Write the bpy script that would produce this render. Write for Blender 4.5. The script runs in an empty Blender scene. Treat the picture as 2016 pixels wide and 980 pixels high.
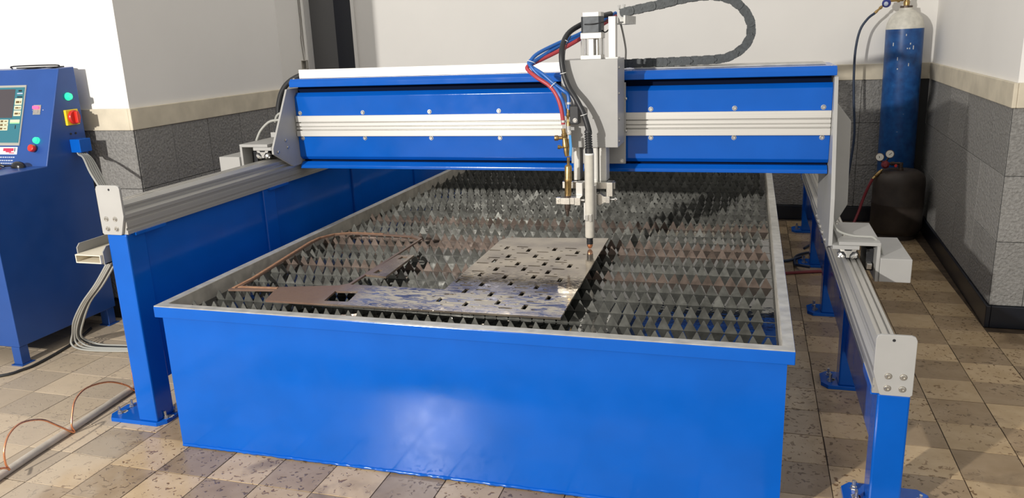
import bpy, bmesh, math, random
from mathutils import Vector, Matrix
from mathutils.geometry import delaunay_2d_cdt
random.seed(7)
SC = bpy.context.scene
COL = SC.collection
PI = math.pi

# ------------------------------------------------------------------ camera, light, exposure
cam_d = bpy.data.cameras.new('camera')
cam_d.sensor_width = 36.0
cam_d.lens = 36.0 * 1555.0 / 2016.0
cam_d.clip_start = 0.02
cam = bpy.data.objects.new('camera', cam_d)
COL.objects.link(cam)
yaw, pit, rol = -0.296, 0.2614, -0.0388
f = Vector((math.sin(yaw) * math.cos(pit), math.cos(yaw) * math.cos(pit), -math.sin(pit)))
r = Vector((math.cos(yaw), -math.sin(yaw), 0))
u = r.cross(f)
r2 = r * math.cos(rol) + u * math.sin(rol)
u2 = -r * math.sin(rol) + u * math.cos(rol)
m = Matrix((r2, u2, -f)).transposed().to_4x4()
m.translation = (1.7221, -1.8719, 1.227)
cam.matrix_world = m
SC.camera = cam

world = bpy.data.worlds.new('workshop_ambient')
SC.world = world
world.use_nodes = True
wb = world.node_tree.nodes['Background']
wb.inputs[0].default_value = (1.0, 0.965, 0.915, 1)
wb.inputs[1].default_value = 0.68

ld = bpy.data.lights.new('work_lamp', 'POINT')
ld.energy = 1130
ld.color = (1.0, 0.96, 0.90)
ld.shadow_soft_size = 0.055
lo = bpy.data.objects.new('work_lamp', ld)
lo.location = (-0.92, -4.0, 2.15)
COL.objects.link(lo)

SC.view_settings.view_transform = 'Standard'
SC.view_settings.look = 'None'
SC.view_settings.exposure = 0.0
SC.view_settings.gamma = 1.0
SC.view_settings.use_curve_mapping = False

# ------------------------------------------------------------------ materials
MATS = {}
def lin(c):
    return tuple(((v / 255) / 12.92 if v / 255 <= 0.04045 else ((v / 255 + 0.055) / 1.055) ** 2.4) for v in c)

def mat(name, col, rough=0.5, metal=0.0, spec=0.5, noise=0.0, nscale=20.0, bump=0.0, bscale=60.0, rnoise=0.0,
        emit=None, estr=0.0, col2=None, detail=4.0, coat=0.0, objvar=0.0, stretch=None, bdist=0.002):
    """procedural principled material: colour mottled by noise, optional bump, roughness wear, per-object variation"""
    m = bpy.data.materials.new(name)
    m.use_nodes = True
    nt = m.node_tree
    b = nt.nodes['Principled BSDF']
    c = tuple(col) + (1,)
    b.inputs['Base Color'].default_value = c
    b.inputs['Roughness'].default_value = rough
    b.inputs['Metallic'].default_value = metal
    b.inputs['Specular IOR Level'].default_value = spec
    if coat:
        b.inputs['Coat Weight'].default_value = coat
        b.inputs['Coat Roughness'].default_value = 0.08
    tc = nt.nodes.new('ShaderNodeNewGeometry')
    vec = tc.outputs['Position']
    if stretch:
        mp = nt.nodes.new('ShaderNodeMapping')
        mp.inputs['Scale'].default_value = stretch
        nt.links.new(vec, mp.inputs['Vector'])
        vec = mp.outputs['Vector']
    colsock = None
    if noise > 0 or col2 is not None:
        n = nt.nodes.new('ShaderNodeTexNoise')
        n.inputs['Scale'].default_value = nscale
        n.inputs['Detail'].default_value = detail
        nt.links.new(vec, n.inputs['Vector'])
        rp = nt.nodes.new('ShaderNodeValToRGB')
        rp.color_ramp.elements[0].position = 0.33
        rp.color_ramp.elements[1].position = 0.67
        if col2 is None:
            lo_ = tuple(max(0, v * (1 - noise)) for v in col)
            hi_ = tuple(min(1, v * (1 + noise)) for v in col)
        else:
            lo_, hi_ = tuple(col), tuple(col2)
        rp.color_ramp.elements[0].color = lo_ + (1,)
        rp.color_ramp.elements[1].color = hi_ + (1,)
        nt.links.new(n.outputs['Fac'], rp.inputs['Fac'])
        colsock = rp.outputs['Color']
    if objvar > 0:
        oi = nt.nodes.new('ShaderNodeObjectInfo')
        mr = nt.nodes.new('ShaderNodeMapRange')
        mr.inputs['To Min'].default_value = 1 - objvar
        mr.inputs['To Max'].default_value = 1 + objvar
        nt.links.new(oi.outputs['Random'], mr.inputs['Value'])
        hv = nt.nodes.new('ShaderNodeHueSaturation')
        hv.inputs['Color'].default_value = c
        if colsock:
            nt.links.new(colsock, hv.inputs['Color'])
        nt.links.new(mr.outputs['Result'], hv.inputs['Value'])
        colsock = hv.outputs['Color']
    if colsock:
        nt.links.new(colsock, b.inputs['Base Color'])
    if rnoise > 0:
        n3 = nt.nodes.new('ShaderNodeTexNoise')
        n3.inputs['Scale'].default_value = nscale * 1.7
        n3.inputs['Detail'].default_value = 5
        nt.links.new(vec, n3.inputs['Vector'])
        mr2 = nt.nodes.new('ShaderNodeMapRange')
        mr2.inputs['From Min'].default_value = 0.3
        mr2.inputs['From Max'].default_value = 0.7
        mr2.inputs['To Min'].default_value = max(0.02, rough - rnoise)
        mr2.inputs['To Max'].default_value = min(1, rough + rnoise)
        nt.links.new(n3.outputs['Fac'], mr2.inputs['Value'])
        nt.links.new(mr2.outputs['Result'], b.inputs['Roughness'])
    if bump > 0:
        n2 = nt.nodes.new('ShaderNodeTexNoise')
        n2.inputs['Scale'].default_value = bscale
        n2.inputs['Detail'].default_value = 3
        nt.links.new(vec, n2.inputs['Vector'])
        bp = nt.nodes.new('ShaderNodeBump')
        bp.inputs['Strength'].default_value = bump
        bp.inputs['Distance'].default_value = bdist
        nt.links.new(n2.outputs['Fac'], bp.inputs['Height'])
        nt.links.new(bp.outputs['Normal'], b.inputs['Normal'])
    if emit is not None:
        b.inputs['Emission Color'].default_value = tuple(emit) + (1,)
        b.inputs['Emission Strength'].default_value = estr
    MATS[name] = m
    return m

mat('blue_paint', (0.003, 0.099, 0.475), 0.17, 0, 0.32, noise=0.05, nscale=7, bump=0.05, bscale=90, rnoise=0.06)
mat('console_blue', (0.016, 0.07, 0.28), 0.33, 0, 0.5, noise=0.04, nscale=9, bump=0.05, bscale=200, rnoise=0.05)
mat('dark_recess', (0.003, 0.008, 0.028), 0.7, 0, 0.05)
mat('grey_coat', (0.385, 0.38, 0.365), 0.38, 0, 0.5, noise=0.03, nscale=15, bump=0.06, bscale=400)
mat('aluminium', (0.50, 0.485, 0.45), 0.36, 0.45, 0.5, noise=0.05, nscale=2, stretch=(90, 0.4, 90))
mat('beam_aluminium', (0.66, 0.645, 0.605), 0.38, 0.35, 0.5, noise=0.04, nscale=6, stretch=(0.6, 60, 60))
mat('tray_white', (0.86, 0.83, 0.76), 0.4, 0.15, 0.5, noise=0.02, nscale=5)
mat('bright_metal', (0.78, 0.77, 0.74), 0.22, 0.9, 0.5)
mat('zinc', (0.62, 0.6, 0.55), 0.3, 0.9, 0.5, noise=0.1, nscale=200)
mat('black_metal', (0.018, 0.019, 0.022), 0.38, 0, 0.5, noise=0.2, nscale=60)
mat('black_rubber', (0.02, 0.021, 0.023), 0.45, 0, 0.5, bump=0.1, bscale=200)
mat('chain_plastic', (0.045, 0.052, 0.055), 0.5, 0, 0.5, noise=0.25, nscale=90, bump=0.15, bscale=220)
mat('brass', (0.42, 0.285, 0.12), 0.36, 0.9, 0.5, noise=0.2, nscale=60, rnoise=0.1)
mat('copper', (0.85, 0.38, 0.2), 0.28, 0.95, 0.5, noise=0.15, nscale=80)
mat('tarnished', (0.12, 0.09, 0.075), 0.45, 0.7, 0.5, noise=0.3, nscale=80)
mat('hose_blue', (0.02, 0.12, 0.42), 0.35, 0, 0.5)
mat('hose_red', (0.42, 0.05, 0.06), 0.4, 0, 0.5)
mat('hose_dark_red', (0.22, 0.03, 0.04), 0.5, 0, 0.5)
mat('hose_navy', (0.02, 0.035, 0.07), 0.45, 0, 0.5)
mat('cable_grey', (0.38, 0.38, 0.35), 0.5, 0, 0.4)
mat('torch_grey', (0.58, 0.55, 0.48), 0.5, 0, 0.4, noise=0.05, nscale=60)
mat('slat_steel', (0.125, 0.125, 0.112), 0.40, 0.5, 0.5, noise=0.25, nscale=30, rnoise=0.12, objvar=0.2, bump=0.08, bscale=150)
mat('slat_rusty', (0.14, 0.105, 0.085), 0.45, 0.4, 0.5, noise=0.25, nscale=30, rnoise=0.12, objvar=0.15, bump=0.08, bscale=150)
mat('galvanised', (0.46, 0.455, 0.43), 0.42, 0.3, 0.5, noise=0.15, nscale=25, rnoise=0.12)
mat('liner', (0.40, 0.375, 0.325), 0.5, 0.1, 0.5, noise=0.2, nscale=20, rnoise=0.1)
mat('rust_strip', (0.30, 0.15, 0.08), 0.6, 0.1, 0.4, col2=(0.42, 0.24, 0.14), nscale=60)
mat('plaster', (0.82, 0.80, 0.765), 0.8, 0, 0.3, noise=0.015, nscale=3, bump=0.03, bscale=60)
mat('cream_trim', (0.62, 0.555, 0.43), 0.55, 0, 0.4, noise=0.12, nscale=9, bump=0.08, bscale=40)
mat('door_grey', (0.12, 0.12, 0.122), 0.5, 0, 0.4)
mat('door_navy', (0.008, 0.011, 0.022), 0.35, 0, 0.5)
mat('baseboard_dark', (0.006, 0.008, 0.014), 0.35, 0, 0.5)
mat('grout', (0.06, 0.042, 0.028), 0.9, 0, 0.2, noise=0.3, nscale=20)
mat('floor_slab', (0.30, 0.245, 0.19), 0.7, 0, 0.3, noise=0.2, nscale=6)
mat('wall_joint', (0.05, 0.05, 0.05), 0.9)
mat('duct_beige', (0.72, 0.66, 0.53), 0.5, 0, 0.4)
mat('bracket_grey', (0.28, 0.275, 0.26), 0.5, 0, 0.4)
mat('concrete_dust', (0.36, 0.34, 0.31), 0.9, 0, 0.2, noise=0.4, nscale=120)
mat('pipe_grey', (0.48, 0.43, 0.36), 0.6, 0, 0.4, noise=0.1, nscale=30)
mat('black_plastic', (0.012, 0.012, 0.014), 0.25, 0, 0.5)
mat('red_plastic', (0.62, 0.03, 0.02), 0.3, 0, 0.5)
mat('yellow_plastic', (0.85, 0.62, 0.02), 0.35, 0, 0.5)
mat('green_lamp', (0.02, 0.4, 0.15), 0.2, 0, 0.5, emit=(0.02, 1.0, 0.32), estr=1.6)
mat('red_led', (0.6, 0.02, 0.05), 0.3, 0, 0.5, emit=(1.0, 0.08, 0.2), estr=2.5)
mat('screen_grey', (0.035, 0.03, 0.033), 0.2, 0, 0.5, emit=(0.10, 0.085, 0.095), estr=0.5)
mat('screen_teal', (0.02, 0.10, 0.13), 0.2, 0, 0.5, emit=(0.03, 0.17, 0.21), estr=0.6)
mat('screen_cream', (0.55, 0.5, 0.34), 0.3, 0, 0.5, emit=(0.55, 0.5, 0.33), estr=0.45)
mat('screen_green', (0.25, 0.6, 0.25), 0.3, 0, 0.5, emit=(0.3, 0.7, 0.3), estr=0.5)
mat('screen_brown', (0.12, 0.08, 0.03), 0.3, 0, 0.5)
mat('bezel', (0.42, 0.41, 0.37), 0.4, 0.2, 0.5)
mat('sticker_white', (0.8, 0.8, 0.78), 0.4)
mat('sticker_red', (0.5, 0.03, 0.08), 0.4)
mat('print_pale', (0.45, 0.5, 0.62), 0.5)
mat('paper', (0.78, 0.72, 0.62), 0.7)
mat('book_red', (0.4, 0.08, 0.05), 0.6)
mat('cylinder_white', (0.62, 0.6, 0.53), 0.45, 0, 0.5, noise=0.12, nscale=30)
mat('gas_brown', (0.042, 0.032, 0.026), 0.55, 0, 0.4, noise=0.25, nscale=14, bump=0.1, bscale=60)
mat('gauge_face', (0.75, 0.73, 0.66), 0.3)
mat('reg_blue', (0.03, 0.04, 0.22), 0.3, 0, 0.5)
mat('outlet_white', (0.6, 0.57, 0.5), 0.5)
mat('wire_grey', (0.3, 0.28, 0.25), 0.6)
mat('handle_blue', (0.05, 0.27, 0.6), 0.35, 0, 0.5)
mat('plate_brown', (0.20, 0.125, 0.09), 0.5, 0.2, 0.4, noise=0.3, nscale=40)
mat('motor_dark', (0.05, 0.056, 0.062), 0.4, 0.3, 0.5, noise=0.2, nscale=60)
mat('paint_chip', (0.55, 0.57, 0.58), 0.5)

def stone_mat():
    m = bpy.data.materials.new('rough_stone'); m.use_nodes = True
    nt = m.node_tree; b = nt.nodes['Principled BSDF']
    g = nt.nodes.new('ShaderNodeNewGeometry')
    n = nt.nodes.new('ShaderNodeTexNoise'); n.inputs['Scale'].default_value = 95; n.inputs['Detail'].default_value = 4
    n2 = nt.nodes.new('ShaderNodeTexNoise'); n2.inputs['Scale'].default_value = 85; n2.inputs['Detail'].default_value = 3
    for k in (n, n2): nt.links.new(g.outputs['Position'], k.inputs['Vector'])
    rp = nt.nodes.new('ShaderNodeValToRGB')
    rp.color_ramp.elements[0].position = 0.3; rp.color_ramp.elements[0].color = (0.20, 0.194, 0.183, 1)
    rp.color_ramp.elements[1].position = 0.7; rp.color_ramp.elements[1].color = (0.30, 0.292, 0.276, 1)
    oi = nt.nodes.new('ShaderNodeObjectInfo'); mr = nt.nodes.new('ShaderNodeMapRange')
    mr.inputs['To Min'].default_value = 0.88; mr.inputs['To Max'].default_value = 1.1
    hv = nt.nodes.new('ShaderNodeHueSaturation')
    nt.links.new(n.outputs['Fac'], rp.inputs['Fac']); nt.links.new(rp.outputs['Color'], hv.inputs['Color'])
    nt.links.new(oi.outputs['Random'], mr.inputs['Value']); nt.links.new(mr.outputs['Result'], hv.inputs['Value'])
    nt.links.new(hv.outputs['Color'], b.inputs['Base Color'])
    bp = nt.nodes.new('ShaderNodeBump'); bp.inputs['Strength'].default_value = 1.0; bp.inputs['Distance'].default_value = 0.009
    nt.links.new(n2.outputs['Fac'], bp.inputs['Height']); nt.links.new(bp.outputs['Normal'], b.inputs['Normal'])
    b.inputs['Roughness'].default_value = 0.75; b.inputs['Specular IOR Level'].default_value = 0.35
    MATS['rough_stone'] = m
stone_mat()

def tile_mat(name, ca, cb, cpit):
    """cement tile: mottled, pitted, with dusty and dark stains of their own shape"""
    m = bpy.data.materials.new(name); m.use_nodes = True
    nt = m.node_tree; b = nt.nodes['Principled BSDF']
    g = nt.nodes.new('ShaderNodeNewGeometry')
    def noise(s, d=4, dist=0.0):
        n = nt.nodes.new('ShaderNodeTexNoise'); n.inputs['Scale'].default_value = s; n.inputs['Detail'].default_value = d
        n.inputs['Distortion'].default_value = dist
        nt.links.new(g.outputs['Position'], n.inputs['Vector']); return n
    def ramp(n, p0, c0, p1, c1):
        r_ = nt.nodes.new('ShaderNodeValToRGB'); e = r_.color_ramp.elements
        e[0].position = p0; e[0].color = c0 + (1,); e[1].position = p1; e[1].color = c1 + (1,)
        nt.links.new(n.outputs['Fac'], r_.inputs['Fac']); return r_
    base = ramp(noise(14, 6), 0.3, ca, 0.7, cb)
    pit = ramp(noise(58, 2, 0.8), 0.60, (0, 0, 0), 0.66, (1, 1, 1))
    zone = ramp(noise(3.1, 3), 0.36, (0, 0, 0), 0.5, (1, 1, 1))
    mul = nt.nodes.new('ShaderNodeMath'); mul.operation = 'MULTIPLY'
    nt.links.new(pit.outputs['Color'], mul.inputs[0]); nt.links.new(zone.outputs['Color'], mul.inputs[1])
    mx = nt.nodes.new('ShaderNodeMixRGB'); mx.inputs['Color2'].default_value = cpit + (1,)
    nt.links.new(mul.outputs[0], mx.inputs['Fac']); nt.links.new(base.outputs['Color'], mx.inputs['Color1'])
    st = ramp(noise(4.3, 5, 0.5), 0.62, (0, 0, 0), 0.72, (0.55, 0.55, 0.55))
    mx2 = nt.nodes.new('ShaderNodeMixRGB'); mx2.inputs['Color2'].default_value = (0.13, 0.09, 0.055, 1)
    nt.links.new(st.outputs['Color'], mx2.inputs['Fac']); nt.links.new(mx.outputs['Color'], mx2.inputs['Color1'])
    # cement dust trodden over the tiles around the console
    sp = nt.nodes.new('ShaderNodeSeparateXYZ'); nt.links.new(g.outputs['Position'], sp.inputs[0])
    dn_ = noise(7, 4, 0.4)
    ma = nt.nodes.new('ShaderNodeMath'); ma.operation = 'MULTIPLY_ADD'; ma.inputs[1].default_value = 0.55
    nt.links.new(dn_.outputs['Fac'], ma.inputs[0]); nt.links.new(sp.outputs['X'], ma.inputs[2])
    dm = nt.nodes.new('ShaderNodeMapRange'); dm.inputs['From Min'].default_value = 0.20; dm.inputs['From Max'].default_value = 0.0; dm.inputs['To Max'].default_value = 0.6
    nt.links.new(ma.outputs[0], dm.inputs['Value'])
    mx3 = nt.nodes.new('ShaderNodeMixRGB'); mx3.inputs['Color2'].default_value = (0.50, 0.43, 0.34, 1)
    nt.links.new(dm.outputs['Result'], mx3.inputs['Fac']); nt.links.new(mx2.outputs['Color'], mx3.inputs['Color1'])
    mx2 = mx3
    oi = nt.nodes.new('ShaderNodeObjectInfo'); mr = nt.nodes.new('ShaderNodeMapRange')
    mr.inputs['To Min'].default_value = 0.88; mr.inputs['To Max'].default_value = 1.1
    hv = nt.nodes.new('ShaderNodeHueSaturation')
    nt.links.new(mx2.outputs['Color'], hv.inputs['Color']); nt.links.new(oi.outputs['Random'], mr.inputs['Value'])
    nt.links.new(mr.outputs['Result'], hv.inputs['Value']); nt.links.new(hv.outputs['Color'], b.inputs['Base Color'])
    bp = nt.nodes.new('ShaderNodeBump'); bp.inputs['Strength'].default_value = 0.35; bp.inputs['Distance'].default_value = 0.003; bp.invert = True
    nt.links.new(mul.outputs[0], bp.inputs['Height']); nt.links.new(bp.outputs['Normal'], b.inputs['Normal'])
    rmx = nt.nodes.new('ShaderNodeMapRange'); rmx.inputs['To Min'].default_value = 0.26; rmx.inputs['To Max'].default_value = 0.85
    nt.links.new(dm.outputs['Result'], rmx.inputs['Value']); nt.links.new(rmx.outputs['Result'], b.inputs['Roughness'])
    MATS[name] = m
tile_mat('tile_light', (0.44, 0.315, 0.175), (0.53, 0.395, 0.24), (0.19, 0.11, 0.05))
tile_mat('tile_dark', (0.285, 0.20, 0.115), (0.36, 0.265, 0.165), (0.14, 0.092, 0.05))

def sheet_mat():
    """wet sheet of steel: brown mill scale, glossy water film in patches"""
    m = bpy.data.materials.new('wet_sheet'); m.use_nodes = True
    nt = m.node_tree; b = nt.nodes['Principled BSDF']
    g = nt.nodes.new('ShaderNodeNewGeometry')
    n = nt.nodes.new('ShaderNodeTexNoise'); n.inputs['Scale'].default_value = 9; n.inputs['Detail'].default_value = 5
    n2 = nt.nodes.new('ShaderNodeTexNoise'); n2.inputs['Scale'].default_value = 38; n2.inputs['Detail'].default_value = 4; n2.inputs['Distortion'].default_value = 1.2
    for k in (n, n2): nt.links.new(g.outputs['Position'], k.inputs['Vector'])
    rp = nt.nodes.new('ShaderNodeValToRGB')
    e = rp.color_ramp.elements
    e[0].position = 0.32; e[0].color = (0.19, 0.155, 0.13, 1)
    e[1].position = 0.62; e[1].color = (0.43, 0.37, 0.29, 1)
    nt.links.new(n.outputs['Fac'], rp.inputs['Fac'])
    # left end dried to bare brown
    sx = nt.nodes.new('ShaderNodeSeparateXYZ'); nt.links.new(g.outputs['Position'], sx.inputs[0])
    dry = nt.nodes.new('ShaderNodeMapRange'); dry.inputs['From Min'].default_value = 0.62; dry.inputs['From Max'].default_value = 0.46
    nt.links.new(sx.outputs['X'], dry.inputs['Value'])
    mx = nt.nodes.new('ShaderNodeMixRGB'); mx.inputs['Color2'].default_value = (0.17, 0.10, 0.068, 1)
    nt.links.new(dry.outputs['Result'], mx.inputs['Fac']); nt.links.new(rp.outputs['Color'], mx.inputs['Color1'])
    # whitish wavy streaks along the front edge, rougher and less metallic
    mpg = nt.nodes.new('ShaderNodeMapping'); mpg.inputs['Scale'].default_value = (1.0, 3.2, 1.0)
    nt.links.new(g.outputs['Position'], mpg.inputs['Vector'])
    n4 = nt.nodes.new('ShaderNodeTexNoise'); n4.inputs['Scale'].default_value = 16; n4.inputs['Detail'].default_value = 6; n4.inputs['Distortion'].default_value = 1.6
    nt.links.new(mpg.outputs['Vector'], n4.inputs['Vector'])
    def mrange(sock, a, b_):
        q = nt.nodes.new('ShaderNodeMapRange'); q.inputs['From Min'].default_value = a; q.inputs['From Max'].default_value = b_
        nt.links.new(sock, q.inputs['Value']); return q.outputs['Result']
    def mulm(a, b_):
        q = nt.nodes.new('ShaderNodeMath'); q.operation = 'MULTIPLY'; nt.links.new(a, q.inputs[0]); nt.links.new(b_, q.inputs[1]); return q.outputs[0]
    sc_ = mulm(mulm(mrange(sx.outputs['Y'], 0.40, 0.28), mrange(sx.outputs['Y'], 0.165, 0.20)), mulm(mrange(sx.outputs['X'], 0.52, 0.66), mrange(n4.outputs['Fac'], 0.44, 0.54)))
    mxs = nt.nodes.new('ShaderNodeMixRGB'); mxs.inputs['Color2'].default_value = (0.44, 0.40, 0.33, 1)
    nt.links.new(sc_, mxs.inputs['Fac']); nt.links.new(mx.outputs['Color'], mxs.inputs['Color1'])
    nt.links.new(mxs.outputs['Color'], b.inputs['Base Color'])
    ro = nt.nodes.new('ShaderNodeMapRange')
    ro.inputs['From Min'].default_value = 0.4; ro.inputs['From Max'].default_value = 0.62
    ro.inputs['To Min'].default_value = 0.03; ro.inputs['To Max'].default_value = 0.12
    nt.links.new(n2.outputs['Fac'], ro.inputs['Value'])
    ad = nt.nodes.new('ShaderNodeMath'); ad.operation = 'MULTIPLY_ADD'; ad.inputs[1].default_value = 0.35
    nt.links.new(dry.outputs['Result'], ad.inputs[0]); nt.links.new(ro.outputs['Result'], ad.inputs[2])
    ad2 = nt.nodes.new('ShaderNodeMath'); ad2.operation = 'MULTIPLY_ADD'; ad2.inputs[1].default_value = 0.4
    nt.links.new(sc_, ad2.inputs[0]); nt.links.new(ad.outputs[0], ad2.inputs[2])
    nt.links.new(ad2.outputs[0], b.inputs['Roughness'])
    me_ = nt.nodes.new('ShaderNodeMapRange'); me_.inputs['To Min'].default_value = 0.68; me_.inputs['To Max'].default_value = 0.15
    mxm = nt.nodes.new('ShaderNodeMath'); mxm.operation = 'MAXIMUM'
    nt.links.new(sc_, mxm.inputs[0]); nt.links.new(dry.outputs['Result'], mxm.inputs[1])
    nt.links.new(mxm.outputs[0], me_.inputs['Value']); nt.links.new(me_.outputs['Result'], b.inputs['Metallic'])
    b.inputs['Specular IOR Level'].default_value = 0.8
    bp = nt.nodes.new('ShaderNodeBump'); bp.inputs['Strength'].default_value = 0.12; bp.inputs['Distance'].default_value = 0.002
    nt.links.new(n2.outputs['Fac'], bp.inputs['Height']); nt.links.new(bp.outputs['Normal'], b.inputs['Normal'])
    MATS['wet_sheet'] = m
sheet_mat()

def water_mat():
    m = bpy.data.materials.new('tank_water'); m.use_nodes = True
    nt = m.node_tree; b = nt.nodes['Principled BSDF']
    b.inputs['Base Color'].default_value = (0.012, 0.013, 0.012, 1)
    b.inputs['Roughness'].default_value = 0.04
    b.inputs['IOR'].default_value = 1.55
    g = nt.nodes.new('ShaderNodeNewGeometry')
    n = nt.nodes.new('ShaderNodeTexNoise'); n.inputs['Scale'].default_value = 16; n.inputs['Detail'].default_value = 3
    nt.links.new(g.outputs['Position'], n.inputs['Vector'])
    bp = nt.nodes.new('ShaderNodeBump'); bp.inputs['Strength'].default_value = 0.25; bp.inputs['Distance'].default_value = 0.004
    nt.links.new(n.outputs['Fac'], bp.inputs['Height']); nt.links.new(bp.outputs['Normal'], b.inputs['Normal'])
    MATS['tank_water'] = m
water_mat()

def cyl_mat():
    """blue bottle paint with chips down to pale primer and grimy bands"""
    m = bpy.data.materials.new('cylinder_blue'); m.use_nodes = True
    nt = m.node_tree; b = nt.nodes['Principled BSDF']
    g = nt.nodes.new('ShaderNodeNewGeometry')
    n = nt.nodes.new('ShaderNodeTexNoise'); n.inputs['Scale'].default_value = 26; n.inputs['Detail'].default_value = 4
    nt.links.new(g.outputs['Position'], n.inputs['Vector'])
    rp = nt.nodes.new('ShaderNodeValToRGB'); e = rp.color_ramp.elements
    e[0].position = 0.30; e[0].color = (0.008, 0.05, 0.19, 1)
    e[1].position = 0.71; e[1].color = (0.014, 0.10, 0.32, 1)
    k = e.new(0.79); k.color = (0.45, 0.48, 0.5, 1)
    nt.links.new(n.outputs['Fac'], rp.inputs['Fac']); nt.links.new(rp.outputs['Color'], b.inputs['Base Color'])
    b.inputs['Roughness'].default_value = 0.35
    MATS['cylinder_blue'] = m
cyl_mat()

# ------------------------------------------------------------------ geometry helpers
class MB:
    def __init__(s): s.v = []; s.f = []
    def add(s, vs, fs):
        o = len(s.v); s.v += [Vector(p) for p in vs]; s.f += [tuple(i + o for i in q) for q in fs]; return s
    def box(s, x0, x1, y0, y1, z0, z1):
        if x0 > x1: x0, x1 = x1, x0
        return s.add([(x0, y0, z0), (x1, y0, z0), (x1, y1, z0), (x0, y1, z0), (x0, y0, z1), (x1, y0, z1), (x1, y1, z1), (x0, y1, z1)],
                     [(0, 3, 2, 1), (4, 5, 6, 7), (0, 1, 5, 4), (1, 2, 6, 5), (2, 3, 7, 6), (3, 0, 4, 7)])
    def obox(s, o, ux, uy, uz, a, b, c):
        """box from corner o along unit vectors with lengths a, b, c"""
        o = Vector(o); X = Vector(ux) * a; Y = Vector(uy) * b; Z = Vector(uz) * c
        return s.add([o, o + X, o + X + Y, o + Y, o + Z, o + X + Z, o + X + Y + Z, o + Y + Z],
                     [(0, 3, 2, 1), (4, 5, 6, 7), (0, 1, 5, 4), (1, 2, 6, 5), (2, 3, 7, 6), (3, 0, 4, 7)])
    def prism(s, poly, ax, a0, a1):
        n = len(poly)
        def P(p, a):
            return (a, p[0], p[1]) if ax == 'x' else ((p[0], a, p[1]) if ax == 'y' else (p[0], p[1], a))
        vs = [P(p, a0) for p in poly] + [P(p, a1) for p in poly]
        fs = [tuple(range(n)), tuple(range(2 * n - 1, n - 1, -1))]
        fs += [(i, i + n, (i + 1) % n + n, (i + 1) % n) for i in range(n)]
        return s.add(vs, fs)
    def lathe(s, prof, p0, d, seg=20):
        """profile of (radius, distance along d)"""
        p0 = Vector(p0); d = Vector(d).normalized()
        a = d.orthogonal().normalized(); b = d.cross(a)
        o = len(s.v); vs = []; fs = []
        for (rr, t) in prof:
            for k in range(seg):
                w = 2 * PI * k / seg
                vs.append(p0 + d * t + (a * math.cos(w) + b * math.sin(w)) * rr)
        for i in range(len(prof) - 1):
            for k in range(seg):
                k2 = (k + 1) % seg
                fs.append((i * seg + k, i * seg + k2, (i + 1) * seg + k2, (i + 1) * seg + k))
        fs.append(tuple(range(seg - 1, -1, -1)))
        fs.append(tuple((len(prof) - 1) * seg + k for k in range(seg)))
        return s.add(vs, fs)
    def cyl(s, p0, p1, rr, seg=16):
        p0 = Vector(p0); p1 = Vector(p1)
        return s.lathe([(rr, 0), (rr, (p1 - p0).length)], p0, p1 - p0, seg)
    def tube(s, path, rr, seg=10, sub=5, rads=None):
        P = [Vector(p) for p in path]
        pts = []
        if len(P) > 2 and sub > 1:                       # catmull-rom smoothing
            for i in range(len(P) - 1):
                a = P[max(i - 1, 0)]; b = P[i]; c = P[i + 1]; d = P[min(i + 2, len(P) - 1)]
                for k in range(sub):
                    t = k / sub
                    pts.append(0.5 * ((2 * b) + (c - a) * t + (2 * a - 5 * b + 4 * c - d) * t * t + (3 * b - a - 3 * c + d) * t ** 3))
            pts.append(P[-1])
        else:
            pts = P
        n = len(pts); vs = []; fs = []
        nrm = None
        for i, p in enumerate(pts):
            t = (pts[min(i + 1, n - 1)] - pts[max(i - 1, 0)]).normalized()
            if nrm is None: nrm = t.orthogonal().normalized()
            nrm = (nrm - t * nrm.dot(t)).normalized()
            bi = t.cross(nrm)
            R_ = rr if rads is None else rads[min(i, len(rads) - 1)]
            for k in range(seg):
                w = 2 * PI * k / seg
                vs.append(p + (nrm * math.cos(w) + bi * math.sin(w)) * R_)
        for i in range(n - 1):
            for k in range(seg):
                k2 = (k + 1) % seg
                fs.append((i * seg + k, i * seg + k2, (i + 1) * seg + k2, (i + 1) * seg + k))
        fs.append(tuple(range(seg - 1, -1, -1))); fs.append(tuple((n - 1) * seg + k for k in range(seg)))
        return s.add(vs, fs)
    def build(s, name, material, parent=None, smooth=None, bevel=0.0, segs=2, loc=None):
        off = Vector((0, 0, 0))
        p = parent
        while p is not None:
            off += p.location; p = p.parent
        if parent is None:
            if loc is None:
                xs = [v.x for v in s.v]; ys = [v.y for v in s.v]; zs = [v.z for v in s.v]
                loc = ((min(xs) + max(xs)) / 2, (min(ys) + max(ys)) / 2, min(zs))
            off = Vector(loc)
        me = bpy.data.meshes.new(name)
        me.from_pydata([tuple(v - off) for v in s.v], [], s.f)
        bm = bmesh.new(); bm.from_mesh(me)
        bmesh.ops.recalc_face_normals(bm, faces=bm.faces[:])
        bm.to_mesh(me); bm.free()
        me.materials.append(MATS[material])
        if smooth:
            me.shade_smooth(); me.set_sharp_from_angle(angle=math.radians(smooth))
        o = bpy.data.objects.new(name, me)
        COL.objects.link(o)
        o.parent = parent
        if parent is None: o.location = off
        if bevel > 0:
            b = o.modifiers.new('bevel', 'BEVEL'); b.width = bevel; b.segments = segs; b.limit_method = 'ANGLE'
            b.angle_limit = math.radians(40)
        return o

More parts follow.
